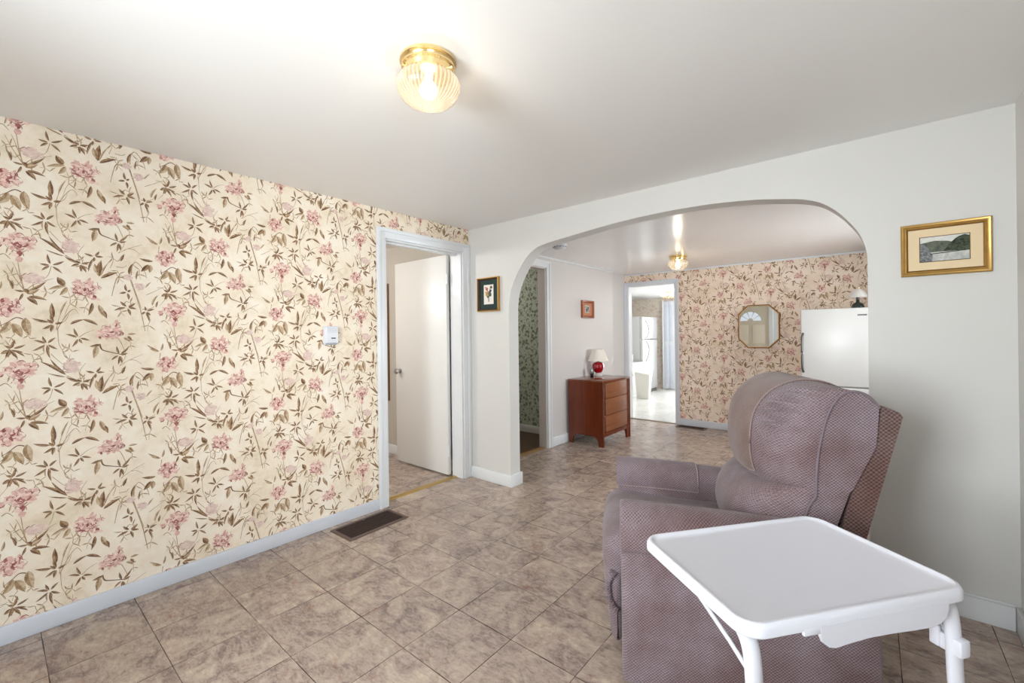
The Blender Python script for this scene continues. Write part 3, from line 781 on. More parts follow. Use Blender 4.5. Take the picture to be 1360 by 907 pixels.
def back_cushion(name, P, Cr, rear, mat, gather=0.0, wi=0.0):
    rows = back_surface(P, Cr, gather=gather, nt=90, ns=61, wi=wi); m = MB(); ns = len(rows[0]); nt = len(rows)
    v = [p for r in rows for p in r]
    f = [(j*ns+i, j*ns+i+1, (j+1)*ns+i+1, (j+1)*ns+i) for j in range(nt-1) for i in range(ns-1)]
    b = len(v); nr = len(rear)
    v += [Vector((u, W0+wi, z)) for u, z in rear] + [Vector((u, W1-wi, z)) for u, z in rear]   # rear lists from top to bottom
    f.append(tuple(j*ns for j in range(nt)) + tuple(b+k for k in range(nr)))
    f.append(tuple(j*ns+ns-1 for j in range(nt-1, -1, -1)) + tuple(b+nr+k for k in range(nr-1, -1, -1)))
    for k in range(nr-1): f.append((b+k, b+k+1, b+nr+k+1, b+nr+k))
    f.append(tuple((nt-1)*ns+i for i in range(ns)) + (b+nr, b))
    f.append(tuple(i for i in range(ns-1, -1, -1)) + (b+nr-1, b+2*nr-1))
    m.add(v, f); return part(name, m, mat, rec, 42)
PL = [(0.60, 0.42), (0.605, 0.50), (0.613, 0.58), (0.632, 0.65), (0.652, 0.70), (0.668, 0.73)]
CL = [(0.465, 0.41), (0.428, 0.47), (0.412, 0.545), (0.432, 0.620), (0.492, 0.678), (0.580, 0.705)]
PH = [(0.652, 0.685), (0.655, 0.75), (0.662, 0.83), (0.675, 0.90), (0.693, 0.965), (0.722, 1.020), (0.762, 1.042), (0.806, 1.030), (0.842, 0.990)]
CH = [(0.600, 0.672), (0.518, 0.684), (0.480, 0.755), (0.476, 0.870), (0.497, 0.958), (0.555, 1.026), (0.645, 1.062), (0.740, 1.053), (0.838, 1.000)]
back_cushion('back_cushion', PL, CL, [(0.765, 0.73), (0.715, 0.58), (0.70, 0.42)], M['fabric'], wi=0.003)
back_cushion('headrest_cushion', PH, CH, [(0.832, 0.86), (0.765, 0.715), (0.74, 0.685)], M['fabric'], gather=0.020)
m = MB(); m.tube([(u, W0-.001, z) for u, z in spline([(0.607, 0.50), (0.613, 0.58), (0.632, 0.65)] + PH, 60)], 0.0042, 8)
part('seam_piping', m, M['piping'], rec, 60)
m = MB(); m.tube([(u, W1+.001, z) for u, z in spline([(0.607, 0.50), (0.613, 0.58), (0.632, 0.65)] + PH, 60)], 0.0042, 8)
part('seam_piping', m, M['piping'], rec, 60)
kw = dict(ns=21, nt=30, s0=0.235, s1=0.80, t0=0.19, t1=0.94)
ro = back_surface(PH, CH, off=0.007, **kw); ri = back_surface(PH, CH, off=-0.004, **kw)
m = MB(); ns, nt = 21, 30; v = [p for r in ro for p in r] + [p for r in ri for p in r]; b = ns*nt; f = []
for j in range(nt-1):
    for i in range(ns-1):
        q = (j*ns+i, j*ns+i+1, (j+1)*ns+i+1, (j+1)*ns+i); f.append(q); f.append(tuple(b+k for k in q[::-1]))
for j in range(nt-1):
    for i in (0, ns-1): f.append((j*ns+i, (j+1)*ns+i, b+(j+1)*ns+i, b+j*ns+i))
for i in range(ns-1):
    for j in (0, nt-1): f.append((j*ns+i, j*ns+i+1, b+j*ns+i+1, b+j*ns+i))
m.add(v, f); hc = part('headrest_cover', m, M['fabricbrown'], rec, 50, 'brownish protective headrest cover')
m = MB(); m.tube([r[0] for r in ro], 0.0022, 6); m.tube(ro[0], 0.0022, 6)
part('cover_edge', m, M['pipelight'], hc, 50)
m = MB(); m.prism([(0.66, 0.30), (0.70, 0.45), (0.765, 0.70), (0.832, 0.86), (0.850, 0.985), (0.862, 0.992), (0.905, 0.972), (0.912, 0.958), (0.905, 0.930), (0.80, 0.53), (0.78, 0.44), (0.765, 0.30)], W0+.008, W1-.008, 'y')
part('back_frame', m, M['fabricback'], rec, 30, 'woven back panel of the chair')

# ------------------------------------------------------------------ tray table
tab = thing('tray_table', 'white plastic folding tray table standing beside the recliner', 'table', (2.575, -1.402, 0.0), R(52.5))
TL, TW, TZ = 0.298, 0.206, 0.668
def rrect(hx, hy, r, z, n=8):
    out = []
    for cx, cy, a0 in ((hx-r, hy-r, 0), (-hx+r, hy-r, 90), (-hx+r, -hy+r, 180), (hx-r, -hy+r, 270)):
        for k in range(n+1):
            a = R(a0+90*k/n); out.append((cx+r*math.cos(a), cy+r*math.sin(a), z))
    return out
prof = [(-.014, TZ-.026, .036), (-.004, TZ-.029, .044), (0.0, TZ-.025, .05), (0.0, TZ-.010, .05), (-.003, TZ-.003, .048), (-.007, TZ, .045), (-.012, TZ, .040), (-.017, TZ-.004, .036), (-.024, TZ-.007, .03)]
m = MB(); m.loft([rrect(TL+d, TW+d, r, z) for d, z, r in prof])
tt = part('tray_top', m, M['tray'], tab, 35)
ap = [(-0.125, TZ-.02), (-0.125, TZ-.04), (-0.118, TZ-.056), (-0.105, TZ-.066), (-0.088, TZ-.070), (-0.05, TZ-.066), (0.0, TZ-.063), (0.06, TZ-.064), (0.12, TZ-.067), (0.17, TZ-.068), (0.195, TZ-.063), (0.21, TZ-.052), (0.216, TZ-.036), (0.216, TZ-.02)]
m = MB(); m.prism(ap, -TW-.001, -TW+.007, 'y'); m.box(-0.165, -0.12, -TW-.0005, -TW+.007, TZ-.036, TZ-.02, 0.002)
part('front_lip', m, M['tray'], tab, 30)
for x in (-TL+.030, TL-.040):
    path = spline([(x, 0.10, TZ-.022), (x, -0.02, TZ-.022), (x, -0.12, TZ-.020), (x, -0.158, TZ-.030), (x, -0.180, TZ-.058), (x, -0.188, TZ-.12), (x, -0.192, TZ-.22), (x, -0.207, 0.22), (x, -0.217, 0.06), (x, -0.208, 0.022), (x, -0.175, 0.0122), (x, 0.0, 0.012), (x, 0.15, 0.012)], 60)
    m = MB(); m.tube(path, 0.012, 14, ry=0.019, up=(1, 0, 0))
    # the tube's wide side lies along its plane
    m.v = [(x+(px-x)*1.0, py, max(pz, 0.0005)) for px, py, pz in m.v]
    lg = part('leg', m, M['tray'], tab, 60)
    m = MB(); m.tube([(x, -0.186, TZ-.115), (x, -0.12, TZ-.085), (x, 0.03, TZ-.03)], 0.0045, 8, ry=0.006)
    part('strut', m, M['tray'], tab, 60)
    if x > 0:
        m = MB(); m.box(x-.0145, x+.0145, -0.212, -0.166, TZ-.150, TZ-.112, 0.005); m.box(x-.019, x-.010, -0.172, -0.152, TZ-.147, TZ-.100, 0.003)
        part('height_clamp', m, M['tray'], tab, 40)

# ------------------------------------------------------------------ ceiling lights
def ceiling_light(label, x, y, H, rot=0.3):
    t = thing('ceiling_light', label, 'ceiling lamp', (x, y, H), rot, 'brass and glass ceiling lights')
    m = MB(); m.lathe([(0.090, -0.0005), (0.094, -0.006), (0.094, -0.012), (0.086, -0.016), (0.084, -0.020), (0.089, -0.024), (0.089, -0.030), (0.082, -0.034), (0.080, -0.050), (0.074, -0.052)], n=48)
    part('brass_canopy', m, M['brass'], t, 35)
    for k in range(3):
        a = 2*math.pi*k/3; m = MB()
        m.tube([(0.079*math.cos(a), 0.079*math.sin(a), -.043), (0.092*math.cos(a), 0.092*math.sin(a), -.043)], 0.0045, 8)
        part('thumb_screw', m, M['brass'], t, 40)
    outer = [(0.074, -0.044), (0.078, -0.054), (0.094, -0.062), (0.103, -0.075), (0.105, -0.090), (0.101, -0.106), (0.090, -0.124), (0.074, -0.139), (0.052, -0.150), (0.028, -0.156), (0.004, -0.158)]
    m = MB(); rings = []
    n = 144
    for i, (r, z) in enumerate(outer):
        fl = 0.016 if 2 <= i <= 8 else (0.006 if i == 9 else 0)
        rings.append([(r*(1+fl*math.cos(48*2*math.pi*k/n))*math.cos(2*math.pi*k/n), r*(1+fl*math.cos(48*2*math.pi*k/n))*math.sin(2*math.pi*k/n), z) for k in range(n)])
    m.loft(rings, cap=False); part('glass_shade', m, M['shadeglass'], t, 80, 'clear ribbed glass bowl')
    m = MB(); m.lathe([(0.004, -0.05), (0.013, -0.052), (0.014, -0.07), (0.026, -0.085), (0.030, -0.10), (0.026, -0.115), (0.014, -0.125), (0.002, -0.128)], 0.0, 0, 24)
    part('bulb', m, M['bulb'], t, 60)
    ld = bpy.data.lights.new('ceiling_bulb', 'POINT'); ld.energy = 1.6; ld.color = (1.0, 0.88, 0.70); ld.shadow_soft_size = 0.035
    lo = bpy.data.objects.new('ceiling_bulb', ld); C.objects.link(lo); lo.location = (x, y, H-.34)
    return ld
L1 = ceiling_light('brass ceiling light with ribbed glass bowl in the front room', 1.607, -1.752, H1)
L2 = ceiling_light('smaller looking brass ceiling light beyond the arch in the back room', 1.085, 2.16, H2)

# ------------------------------------------------------------------ wall things of the front room
def thermostat():
    t = thing('thermostat', 'small white wall thermostat on the floral wallpaper left of the doorway', 'thermostat', (0.0005, -1.279, 1.253))
    m = MB(); m.box(0, 0.010, -0.046, 0.046, -0.062, 0.062, 0.003); part('backplate', m, M['white'], t)
    m = MB(); m.box(0.010, 0.032, -0.043, 0.043, -0.050, 0.059, 0.006, 3); part('cover', m, M['white'], t)
    m = MB(); m.box(0.0315, 0.0335, -0.008, 0.022, -0.021, -0.014, 0.0006); part('display', m, M['black'], t)
    m = MB()
    for k in range(5): m.box(0.0315, 0.0330, -0.032, 0.032, 0.02+k*.007, 0.0225+k*.007)
    part('vent_slots', m, plain('pale_grey_plastic', (196, 196, 200), 0.5), t)
    m = MB(); m.box(0.010, 0.020, -0.036, 0.036, -0.060, -0.051, 0.002); part('bottom_rail', m, plain('grey_plastic', (170, 172, 178), 0.5), t)
thermostat()
def frame_ring(mb, hx, hz, w, d, prof=None):
    """picture moulding in local x/z, front towards -y, back at y=0"""
    prof = prof or [(0, 0), (0, -d*.75), (w*.2, -d), (w*.45, -d*.92), (w*.7, -d*.65), (w*.85, -d*.72), (w, -d*.5), (w, 0)]
    rings = []
    for sx, sz in ((-1, -1), (1, -1), (1, 1), (-1, 1)):
        rings.append([(sx*(hx-i), y, sz*(hz-i)) for i, y in prof])
    mb.loft(rings, cap=False, close=True)
def flat(mb, pts, y, mi=0, t=0.0004):
    n = len(pts); mb.add([(a, y, b) for a, b in pts] + [(a, y+t, b) for a, b in pts], [tuple(range(n)), tuple(range(2*n-1, n-1, -1))] + [(k, n+k, n+(k+1) % n, (k+1) % n) for k in range(n)], mi)
pc = thing('framed_picture', 'gold framed landscape watercolour with cream mat on the wall right of the arch', 'picture', (2.987, -0.0005, 1.604))
hx, hz = 0.1425, 0.1165
m = MB(); frame_ring(m, hx, hz, 0.021, 0.020); part('frame', m, M['gold'], pc, 30)
m = MB(); frame_ring(m, hx-.020, hz-.020, 0.005, 0.011, [(0, 0), (0, -.011), (.005, -.009), (.005, 0)]); part('frame_lip', m, M['dgold'], pc, 30)
m = MB(); m.box(-hx+.018, hx-.018, -0.007, -0.003, -hz+.018, hz-.018); part('mat', m, M['matcream'], pc, None)
pr = MB(); px, pz = 0.077, 0.054
PW = [ink('wash_sky', (196, 200, 200), (222, 218, 208), 40), ink('wash_hill', (74, 84, 78), (116, 118, 100), 60), ink('wash_tree', (34, 44, 40), (86, 92, 72), 90), ink('wash_water', (168, 172, 172), (212, 208, 200), 30), ink('wash_reed', (70, 78, 90), (150, 150, 146), 110), ink('wash_dark_line', (90, 70, 44), (110, 86, 56))]
flat(pr, [(-px-.003, -pz-.003), (px+.003, -pz-.003), (px+.003, pz+.003), (-px-.003, pz+.003)], -.0076, 5)
flat(pr, [(-px, -pz), (px, -pz), (px, pz), (-px, pz)], -.0082, 0)
flat(pr, [(-px, -pz), (px, -pz), (px, -.012), (-px, -.012)], -.0086, 3)
flat(pr, [(-px, -.014), (px, -.014), (px, .012), (.03, .022), (.012, .030), (-.03, .036), (-.055, .032), (-px, .028)], -.0090, 1)
flat(pr, [(-.005, -.014), (px, -.016), (px, .046), (.062, .052), (.045, .046), (.034, .038), (.022, .024), (.010, .008)], -.0094, 2)
flat(pr, [(-px, -pz), (-.040, -pz), (-.036, -.03), (-.046, -.012), (-.05, .006), (-.062, .022), (-px, .026)], -.0098, 4)
flat(pr, [(-.045, -.02), (px, -.0135), (px, -.017), (-.045, -.024)], -.0099, 2)
part('print', pr, PW, pc, None, 'watercolour of a lake, hill and trees')
ps = thing('framed_print', 'small brown framed flower print with dark green mat left of the arch', 'picture', (0.2455, -0.0005, 1.586))
hx, hz = 0.122, 0.143
m = MB(); frame_ring(m, hx, hz, 0.020, 0.026); part('frame', m, M['framebrown'], ps, 30)
m = MB(); frame_ring(m, hx+.0005, hz+.0005, 0.007, 0.028, [(0, 0), (0, -.026), (.007, -.028), (.007, -.02)]); part('gilt_edge', m, M['gold'], ps, 30)
m = MB(); m.box(-hx+.018, hx-.018, -0.008, -0.003, -hz+.018, hz-.018); part('mat', m, M['matgreen'], ps, None)
pr = MB(); px, pz = 0.055, 0.082
flat(pr, [(-px, -pz), (px, -pz), (px, pz), (-px, pz)], -.0086, 0)
rg = random.Random(4)
def blob(mb, x, z, r, mi, y):
    flat(mb, [(x+r*(1+rg.uniform(-.25, .25))*math.cos(2*math.pi*k/9), z+r*(1+rg.uniform(-.25, .25))*math.sin(2*math.pi*k/9)) for k in range(9)], y, mi)
flat(pr, [(-.004, -.062), (.004, -.062), (.006, 0), (.022, .05), (.016, .05), (.0, .01), (-.018, .05), (-.024, .048), (-.004, 0)], -.0090, 1)
for x, z, r, mi in ((-.018, .0, .020, 2), (.016, -.002, .018, 1), (.020, .030, .014, 3), (-.02, .046, .015, 4), (.03, .058, .012, 5), (-.034, .06, .008, 4), (.0, .02, .012, 2), (-.008, -.02, .01, 1), (.012, .014, .01, 3), (-.03, .02, .009, 2)):
    blob(pr, x, z, r, mi, -.0094-.0001*rg.random())
part('print', pr, [M['paper'], ink('print_green', (60, 78, 78), (100, 116, 106)), ink('print_ochre', (176, 128, 70), (206, 164, 106)), ink('print_blue', (52, 56, 76), (92, 98, 116)), ink('print_red', (150, 66, 66), (190, 108, 100)), ink('print_brown', (96, 66, 50), (130, 96, 78))], ps, None, 'botanical print of a flower stem')

# floor registers
def register(label, cx, cy, lx, ly, rz=0.0):
    t = thing('floor_vent', label, 'floor vent', (cx, cy, 0.0), rz, 'brown floor vents')
    m = MB(); hx, hy = lx/2, ly/2; b = 0.024
    def P(i, z): return [(-hx+i, -hy+i, z), (hx-i, -hy+i, z), (hx-i, hy-i, z), (-hx+i, hy-i, z)]
    m.loft([P(0, 0.0003), P(0, 0.003), P(.006, .008), P(b, .006), P(b, 0.0012)], cap=False); part('frame', m, M['vent'], t, 20)
    m = MB(); m.box(-hx+b-.001, hx-b+.001, -hy+b-.001, hy-b+.001, 0.0005, 0.0015)
    n = int((ly-2*b)/0.012)
    for k in range(n):
        y = -hy+b + (k+.5)*(ly-2*b)/n; m.box(-hx+b, hx-b, y-.0016, y+.0016, 0.0015, 0.0052)
    for k in range(5):
        x = -hx+b + (k+.5)*(lx-2*b)/5; m.box(x-.0015, x+.0015, -hy+b, hy-b, 0.0015, 0.0056)
    part('grille', m, M['ventgrid'], t, None)
    m = MB(); m.box(-hx+.035, -hx+.040, -.008, .004, .004, .0085, .001); part('damper_lever', m, M['chrome'], t)
register('brown metal floor vent beside the papered wall near the doorway', 0.176, -1.105, 0.235, 0.44, R(1.5))
register('brown metal floor vent against the back wall by the kitchen doorway', 0.895, 3.135, 0.36, 0.15)

# ------------------------------------------------------------------ dresser and what stands on it
dr = thing('dresser', 'cherry wood three drawer dresser against the pale wall in the back room', 'dresser', (0.0, 0.0, 0.0))
X0, X1, Y0_, Y1_, DH = 0.030, 0.472, 1.545, 2.225, 0.725
side = [(X0, 0), (X0+.05, 0), (X0+.055, .05), (X0+.07, .085), (X0+.10, .105), (X0+.16, .108), (X1-.17, .108), (X1-.11, .105), (X1-.08, .085), (X1-.062, .05), (X1-.055, 0), (X1, 0), (X1, DH-.022), (X0, DH-.022)]
for y0 in (Y0_, Y1_-.022):
    m = MB(); m.prism(side, y0, y0+.022, 'y'); part('side_panel', m, M['cherry'], dr, 25)
m = MB(); m.box(X0-.002, X1+.004, Y0_-.004, Y1_+.004, DH-.022, DH, .004); part('top', m, M['cherrytop'], dr)
m = MB(); m.box(X0+.004, X0+.014, Y0_+.022, Y1_-.022, .10, DH-.022); m.box(X0+.01, X1-.028, Y0_+.022, Y1_-.022, .105, .120); part('carcass', m, M['slot'], dr, None)
m = MB(); m.box(X1-.024, X1-.006, Y0_+.0225, Y1_-.0225, .105, .150, .002); part('bottom_rail', m, M['cherry'], dr)
m = MB(); m.box(X1-.030, X1-.004, Y1_-.075, Y1_-.0225, .0, .70, .002); part('corner_stile', m, M['cherry'], dr)
m = MB(); m.box(X1-.024, X1-.004, Y0_+.0225, Y0_+.050, .15, .70, .002); part('corner_stile', m, M['cherry'], dr)
zz = [(.155, .335), (.340, .518), (.523, .698)]
for z0, z1 in zz:
    m = MB(); m.box(X1-.40, X1-.003, Y0_+.075, Y1_-.078, z0, z1, .003); dw = part('drawer', m, M['cherrydrawer'], dr)
    m = MB(); m.box(X1-.05, X1-.008, Y0_+.051, Y0_+.0745, z0+.004, z1-.004, .002); part('finger_pull', m, M['slot'], dw)
lamp = thing('table_lamp', 'ruby red glass table lamp with cream shade on the dresser', 'lamp', (0.128, 2.075, DH))
m = MB(); m.lathe([(0.050, 0.0), (0.052, .006), (0.050, .016), (0.040, .022), (0.030, .030), (0.026, .038)], n=32); part('glass_foot', m, M['frost'], lamp, 40, 'clear glass foot')
m = MB(); m.lathe([(0.030, .034), (0.046, .044), (0.062, .072), (0.071, .110), (0.069, .135), (0.056, .158), (0.034, .168), (0.020, .172)], n=40, flute=.02, nf=10); part('ruby_body', m, M['ruby'], lamp, 60, 'ruby red glass body')
m = MB(); m.lathe([(0.016, .170), (0.018, .178), (0.010, .184), (0.010, .200), (0.013, .205), (0.006, .212)], n=20); part('brass_neck', m, M['brass'], lamp)
m = MB(); m.loft([[(r*math.cos(2*math.pi*k/48), r*math.sin(2*math.pi*k/48), z) for k in range(48)] for r, z in ((0.121, .185), (0.124, .185), (0.0665, .325), (0.064, .325))], cap=False, close=True); part('lamp_shade', m, M['lowshade'], lamp, 40)
ck = thing('ornament', 'small oval black and silver ornament beside the red lamp on the dresser', 'ornament', (0.115, 1.945, DH))
m = MB(); m.lathe([(0.022, 0), (0.024, .004), (0.014, .010), (0.010, .016)], n=20); part('base', m, M['black'], ck)
m = MB(); rings = []
for i in range(13):
    a = math.pi*i/12; r = max(0.001, math.sin(a))
    rings.append([(0.020*r*math.cos(6.2832*k/20), 0.030*r*math.sin(6.2832*k/20), .062-.050*math.cos(a)) for k in range(20)])
m.loft(rings); part('oval_body', m, plain('silvered_ornament', (150, 152, 150), 0.25, 0.3, 40, metal=0.6), ck, 60)
m = MB(); m.lathe([(0.012, .012), (0.023, .026), (0.024, .046), (0.020, .052)], n=20); part('dark_band', m, M['black'], ck, 60)
wp = thing('framed_picture', 'tiny reddish wood framed picture on the wall above the dresser', 'picture', (0.0005, 2.036, 1.545), R(90))
hx, hz = 0.142, 0.108
m = MB(); frame_ring(m, hx, hz, 0.030, 0.030); part('frame', m, M['framered'], wp, 30)
m = MB(); m.box(-hx+.028, hx-.028, -0.010, -0.003, -hz+.028, hz-.028); part('mat', m, plain('tan_mat_board', (190, 128, 96), 0.8), wp, None)
pr = MB(); flat(pr, [(-.06, -.045), (.05, -.045), (.05, .05), (-.06, .05)], -.0108, 0)
for x, z, r, mi in ((-.02, -.01, .022, 1), (.012, .012, .02, 1), (-.03, .025, .012, 2), (.03, -.02, .012, 2)): blob(pr, x, z, r, mi, -.0113)
part('print', pr, [ink('sepia_paper', (170, 164, 156), (200, 190, 178)), ink('sepia_dark', (70, 74, 84), (120, 122, 124)), ink('sepia_mid', (120, 116, 112), (150, 146, 140))], wp, None)

# ------------------------------------------------------------------ freezer, lamp, mirror, smoke alarm
fz = thing('upright_freezer', 'white upright freezer standing against the back wall by the arch', 'freezer', (2.165, 2.57, 0.0))
FW, FD_, FH = 0.66, 0.66, 1.463
m = MB(); m.box(0, FW, 0.06, FD_, 0.02, FH, .012, 3); part('cabinet', m, M['enamel'], fz)
m = MB(); m.box(0, FW, 0.0, 0.055, 0.70, FH-.002, .012, 3); dd = part('door', m, M['enamel'], fz)
m = MB(); m.box(0, FW, 0.0, 0.055, 0.10, 0.692, .012, 3); d2 = part('door', m, M['enamel'], fz)
m = MB(); m.tube(spline([(0.022, 0.004, 1.22), (0.016, -.022, 1.19), (0.014, -.030, 1.12), (0.014, -.030, .92), (0.016, -.022, .86), (0.022, 0.004, .83)], 30), 0.010, 10); part('handle', m, plain('grey_handle', (96, 92, 88), 0.35, 0.05, metal=0.6), dd)
m = MB(); m.box(0.455, 0.525, -.0025, 0.001, 1.385, 1.398, .0008); part('badge', m, plain('dark_badge', (62, 58, 60), 0.4), dd)
m = MB()
for k in range(7): m.box(.460+k*.009, .4645+k*.009, -.0032, -.002, 1.389, 1.394)
part('badge_lettering', m, plain('badge_silver', (150, 148, 146), 0.35, metal=0.6), dd, None)
m = MB(); m.box(0.02, FW-.02, 0.03, 0.06, 0.0, 0.095, .004); part('kick_plate', m, M['black'], fz)
gl = thing('table_lamp', 'dark green glass lamp with pale glass shade on top of the freezer', 'lamp', (2.615, 2.90, FH))
m = MB(); m.lathe([(0.050, 0), (0.055, .006), (0.054, .022), (0.047, .042), (0.034, .056), (0.020, .064), (0.015, .070), (0.014, .118), (0.016, .122)], n=36); part('glass_base', m, M['greenglass'], gl, 50, 'dark green glass base')
m = MB(); prof = [(0.078, .112), (0.075, .132), (0.066, .156), (0.050, .178), (0.030, .195), (0.012, .203)]
n = 96; rings = [[(r*(1+.018*math.cos(24*2*math.pi*k/n))*math.cos(2*math.pi*k/n), r*(1+.018*math.cos(24*2*math.pi*k/n))*math.sin(2*math.pi*k/n), z) for k in range(n)] for r, z in prof]
m.loft(rings, cap=False); part('glass_shade', m, M['frost'], gl, 60, 'pale pleated glass shade')
m = MB(); m.tube([(0.011*math.cos(a), 0, .213+.011*math.sin(a)) for a in [2*math.pi*k/16 for k in range(17)]], 0.003, 6); part('finial_ring', m, M['brass'], gl)
mi_ = thing('wall_mirror', 'octagonal gold framed mirror on the floral back wall', 'mirror', (1.665, YB-.0005, 1.306), R(0))
MW, MH, CT = 0.222, 0.262, 0.108
def octa(i):
    k = i*0.414
    a, b, c = MW-i, MH-i, CT
    return [(-a+c-k, -b), (a-c+k, -b), (a, -b+c-k), (a, b-c+k), (a-c+k, b), (-a+c-k, b), (-a, b-c+k), (-a, -b+c-k)]
m = MB(); rings = [[(x, y, z) for x, z in octa(i)] for i, y in ((0, 0), (0, -.018), (.004, -.026), (.010, -.020))]
m.loft(rings, cap=False); part('frame', m, M['framegold'], mi_, 25)
m = MB(); rings = [[(x, y, z) for x, z in octa(i)] for i, y in ((.0098, -.002), (.0098, -.0205), (.0125, -.023), (.0165, -.018), (.0175, -.001))]
m.loft(rings, cap=False); part('inner_beading', m, M['palegold'], mi_, 25)
m = MB(); ya = -.0115; oc = octa(.0165); tl_ = -0.020      # hangs very slightly askew
m.add([(x, ya - x*tl_, z) for x, z in oc] + [(x, ya+.006, z) for x, z in oc], [tuple(range(8)), tuple(range(15, 7, -1))] + [(k, 8+k, 8+(k+1) % 8, (k+1) % 8) for k in range(8)])
part('mirror_glass', m, M['mirror'], mi_, None)
sm = thing('smoke_alarm', 'round white smoke alarm on the back room ceiling behind the arch', 'smoke alarm', (0.465, 0.75, H2))
m = MB(); m.lathe([(0.066, -.0005), (0.068, -.010), (0.064, -.012)], n=36); part('mounting_plate', m, M['white'], sm)
m = MB(); m.lathe([(0.060, -.012), (0.063, -.016), (0.060, -.034), (0.050, -.042), (0.010, -.044)], n=36); bo = part('body', m, M['white'], sm)
for k in range(14):
    a = 2*math.pi*k/14; m = MB()
    m.tube([(0.0622*math.cos(a-.13), 0.0622*math.sin(a-.13), -.025), (0.0632*math.cos(a), 0.0632*math.sin(a), -.025), (0.0622*math.cos(a+.13), 0.0622*math.sin(a+.13), -.025)], 0.0035, 6); part('sounder_slot', m, M['black'], bo)

# ------------------------------------------------------------------ left side room: edge of a tall frame on its far wall
fm = thing('tall_frame', 'tall narrow brown framed panel on the far wall behind the open door', 'wall frame', (-1.41, -0.0005, 1.18))
m = MB(); frame_ring(m, 0.20, 0.62, 0.035, 0.022); part('frame', m, plain('walnut_frame', (122, 84, 50), 0.45, 0.15, 20), fm, 30)
m = MB(); m.box(-.168, .168, -.006, -.003, -.588, .588); part('panel', m, M['matcream'], fm, None)

# ------------------------------------------------------------------ kitchen
kf = thing('refrigerator', 'white top freezer refrigerator beyond the kitchen doorway', 'refrigerator', (-1.56, 5.76, 0.0))
m = MB(); m.box(0, 0.62, 0, 0.76, 0.02, 1.58, .01); part('cabinet', m, M['fridge'], kf)
for z0, z1 in ((0.07, 1.10), (1.115, 1.575)):
    m = MB(); m.box(0.62, 0.68, 0, 0.76, z0, z1, .012, 3); dd = part('door', m, M['fridge'], kf)
    m = MB()
    if z0 > 1: p = [(0.678, .16, 1.13), (.705, .19, 1.18), (.716, .24, 1.28), (.705, .19, 1.42), (.678, .14, 1.50)]
    else: p = [(0.678, .16, 1.08), (.705, .19, 1.02), (.716, .24, .90), (.705, .19, .74), (.678, .14, .64)]
    m.tube(spline(p, 24), 0.009, 8); part('handle', m, plain('bright_handle', (150, 152, 154), 0.3), dd)
m = MB(); m.box(0.60, 0.655, .01, .75, 0, .065); part('toe_grille', m, plain('grey_grille', (110, 110, 108), 0.5), kf, None)
bn = thing('waste_bin', 'cream plastic waste bin with slanted top in front of the low kitchen cabinet', 'bin', (-0.640, 5.21, 0.0), R(10))
m = MB(); rings = []
for z, hx, hy in ((0.0, .108, .085), (.006, .114, .09), (.30, .132, .105), (.42, .140, .112)):
    rings.append(rrect(hx, hy, .03, z, 5))
top = [(x, y, .46 - .14*x) for x, y, z in rrect(.142, .114, .03, 0, 5)]
rings.append(top); m.loft(rings); part('body', m, M['binwhite'], bn, 40)
m = MB(); m.loft([[(x*1.02, y*1.02, z+.001) for x, y, z in top], [(x*1.03, y*1.03, z+.020) for x, y, z in top], [(x*.93, y*.93, z+.034) for x, y, z in top]]); part('lid', m, M['binwhite'], bn, 40)
kc = thing('base_cabinet', 'low white kitchen cabinet standing between the waste bin and the refrigerator', 'cabinet', (-1.849, 4.85, 0.0))
m = MB(); m.box(0, .97, 0, .88, .06, .63, .004); part('carcass', m, M['kwhite'], kc); m = MB(); m.box(0, .93, .01, .87, 0, .06); part('plinth', m, M['kwhite'], kc, None)
for y0 in (.01, .445):
    m = MB(); m.box(.97, .985, y0, y0+.425, .08, .62, .003); dd = part('door', m, M['kwhite'], kc); m = MB(); m.box(.985, .998, y0+.37, y0+.385, .40, .50, .004); part('handle', m, M['chrome'], dd)
wt = MB(); wt.box(-1.849, -0.85, 4.84, 5.74, .6305, .660, .006); tag(part('worktop', wt, plain('grey_worktop', (190, 188, 185), 0.4), None), 'pale grey worktop on the low white kitchen cabinet', 'worktop')
cn = thing('canister', 'small white canister standing on the kitchen worktop', 'canister', (-1.06, 5.44, .6605))
m = MB(); m.box(-.075, .075, -.09, .09, 0, .13, .015, 3); part('body', m, M['kwhite'], cn); m = MB(); m.box(-.078, .078, -.093, .093, .13, .15, .006); part('lid', m, M['kwhite'], cn)
wc = thing('wall_cabinet', 'white cabinet hung on the left kitchen wall above the worktop', 'cabinet', (-1.849, 4.80, 1.30))
m = MB(); m.box(0, .34, 0, 1.0, 0, .62, .004); part('carcass', m, M['kwhite'], wc)
for y0 in (.01, .505):
    m = MB(); m.box(.34, .357, y0, y0+.485, .01, .61, .003); part('door', m, M['kwhite'], wc)
pd = thing('pantry_door', 'tall white bifold pantry door at the far kitchen wall', 'cupboard door', (-0.845, 6.80, 0.0))
for k in range(2):
    m = MB(); m.box(.002+k*.115, .113+k*.115, 0, .035, .01, 1.93, .003); dd = part('leaf', m, plain('cool_white_door', (214, 219, 228), 0.4), pd)
    m = MB(); m.box(.018+k*.115, .097+k*.115, -.006, .001, 1.05, 1.85, .003); m.box(.018+k*.115, .097+k*.115, -.006, .001, .12, .95, .003); part('raised_panel', m, plain('cool_white_panel', (206, 212, 224), 0.4), dd)
m = MB(); m.box(-.022, .0, -.012, .045, 0, 1.95, .003); m.box(.23, .252, -.012, .045, 0, 1.95, .003); part('frame', m, M['kwhite'], pd)
ch = thing('chandelier', 'small lit chandelier hanging from the kitchen ceiling', 'chandelier', (-0.21, 5.40, H3))
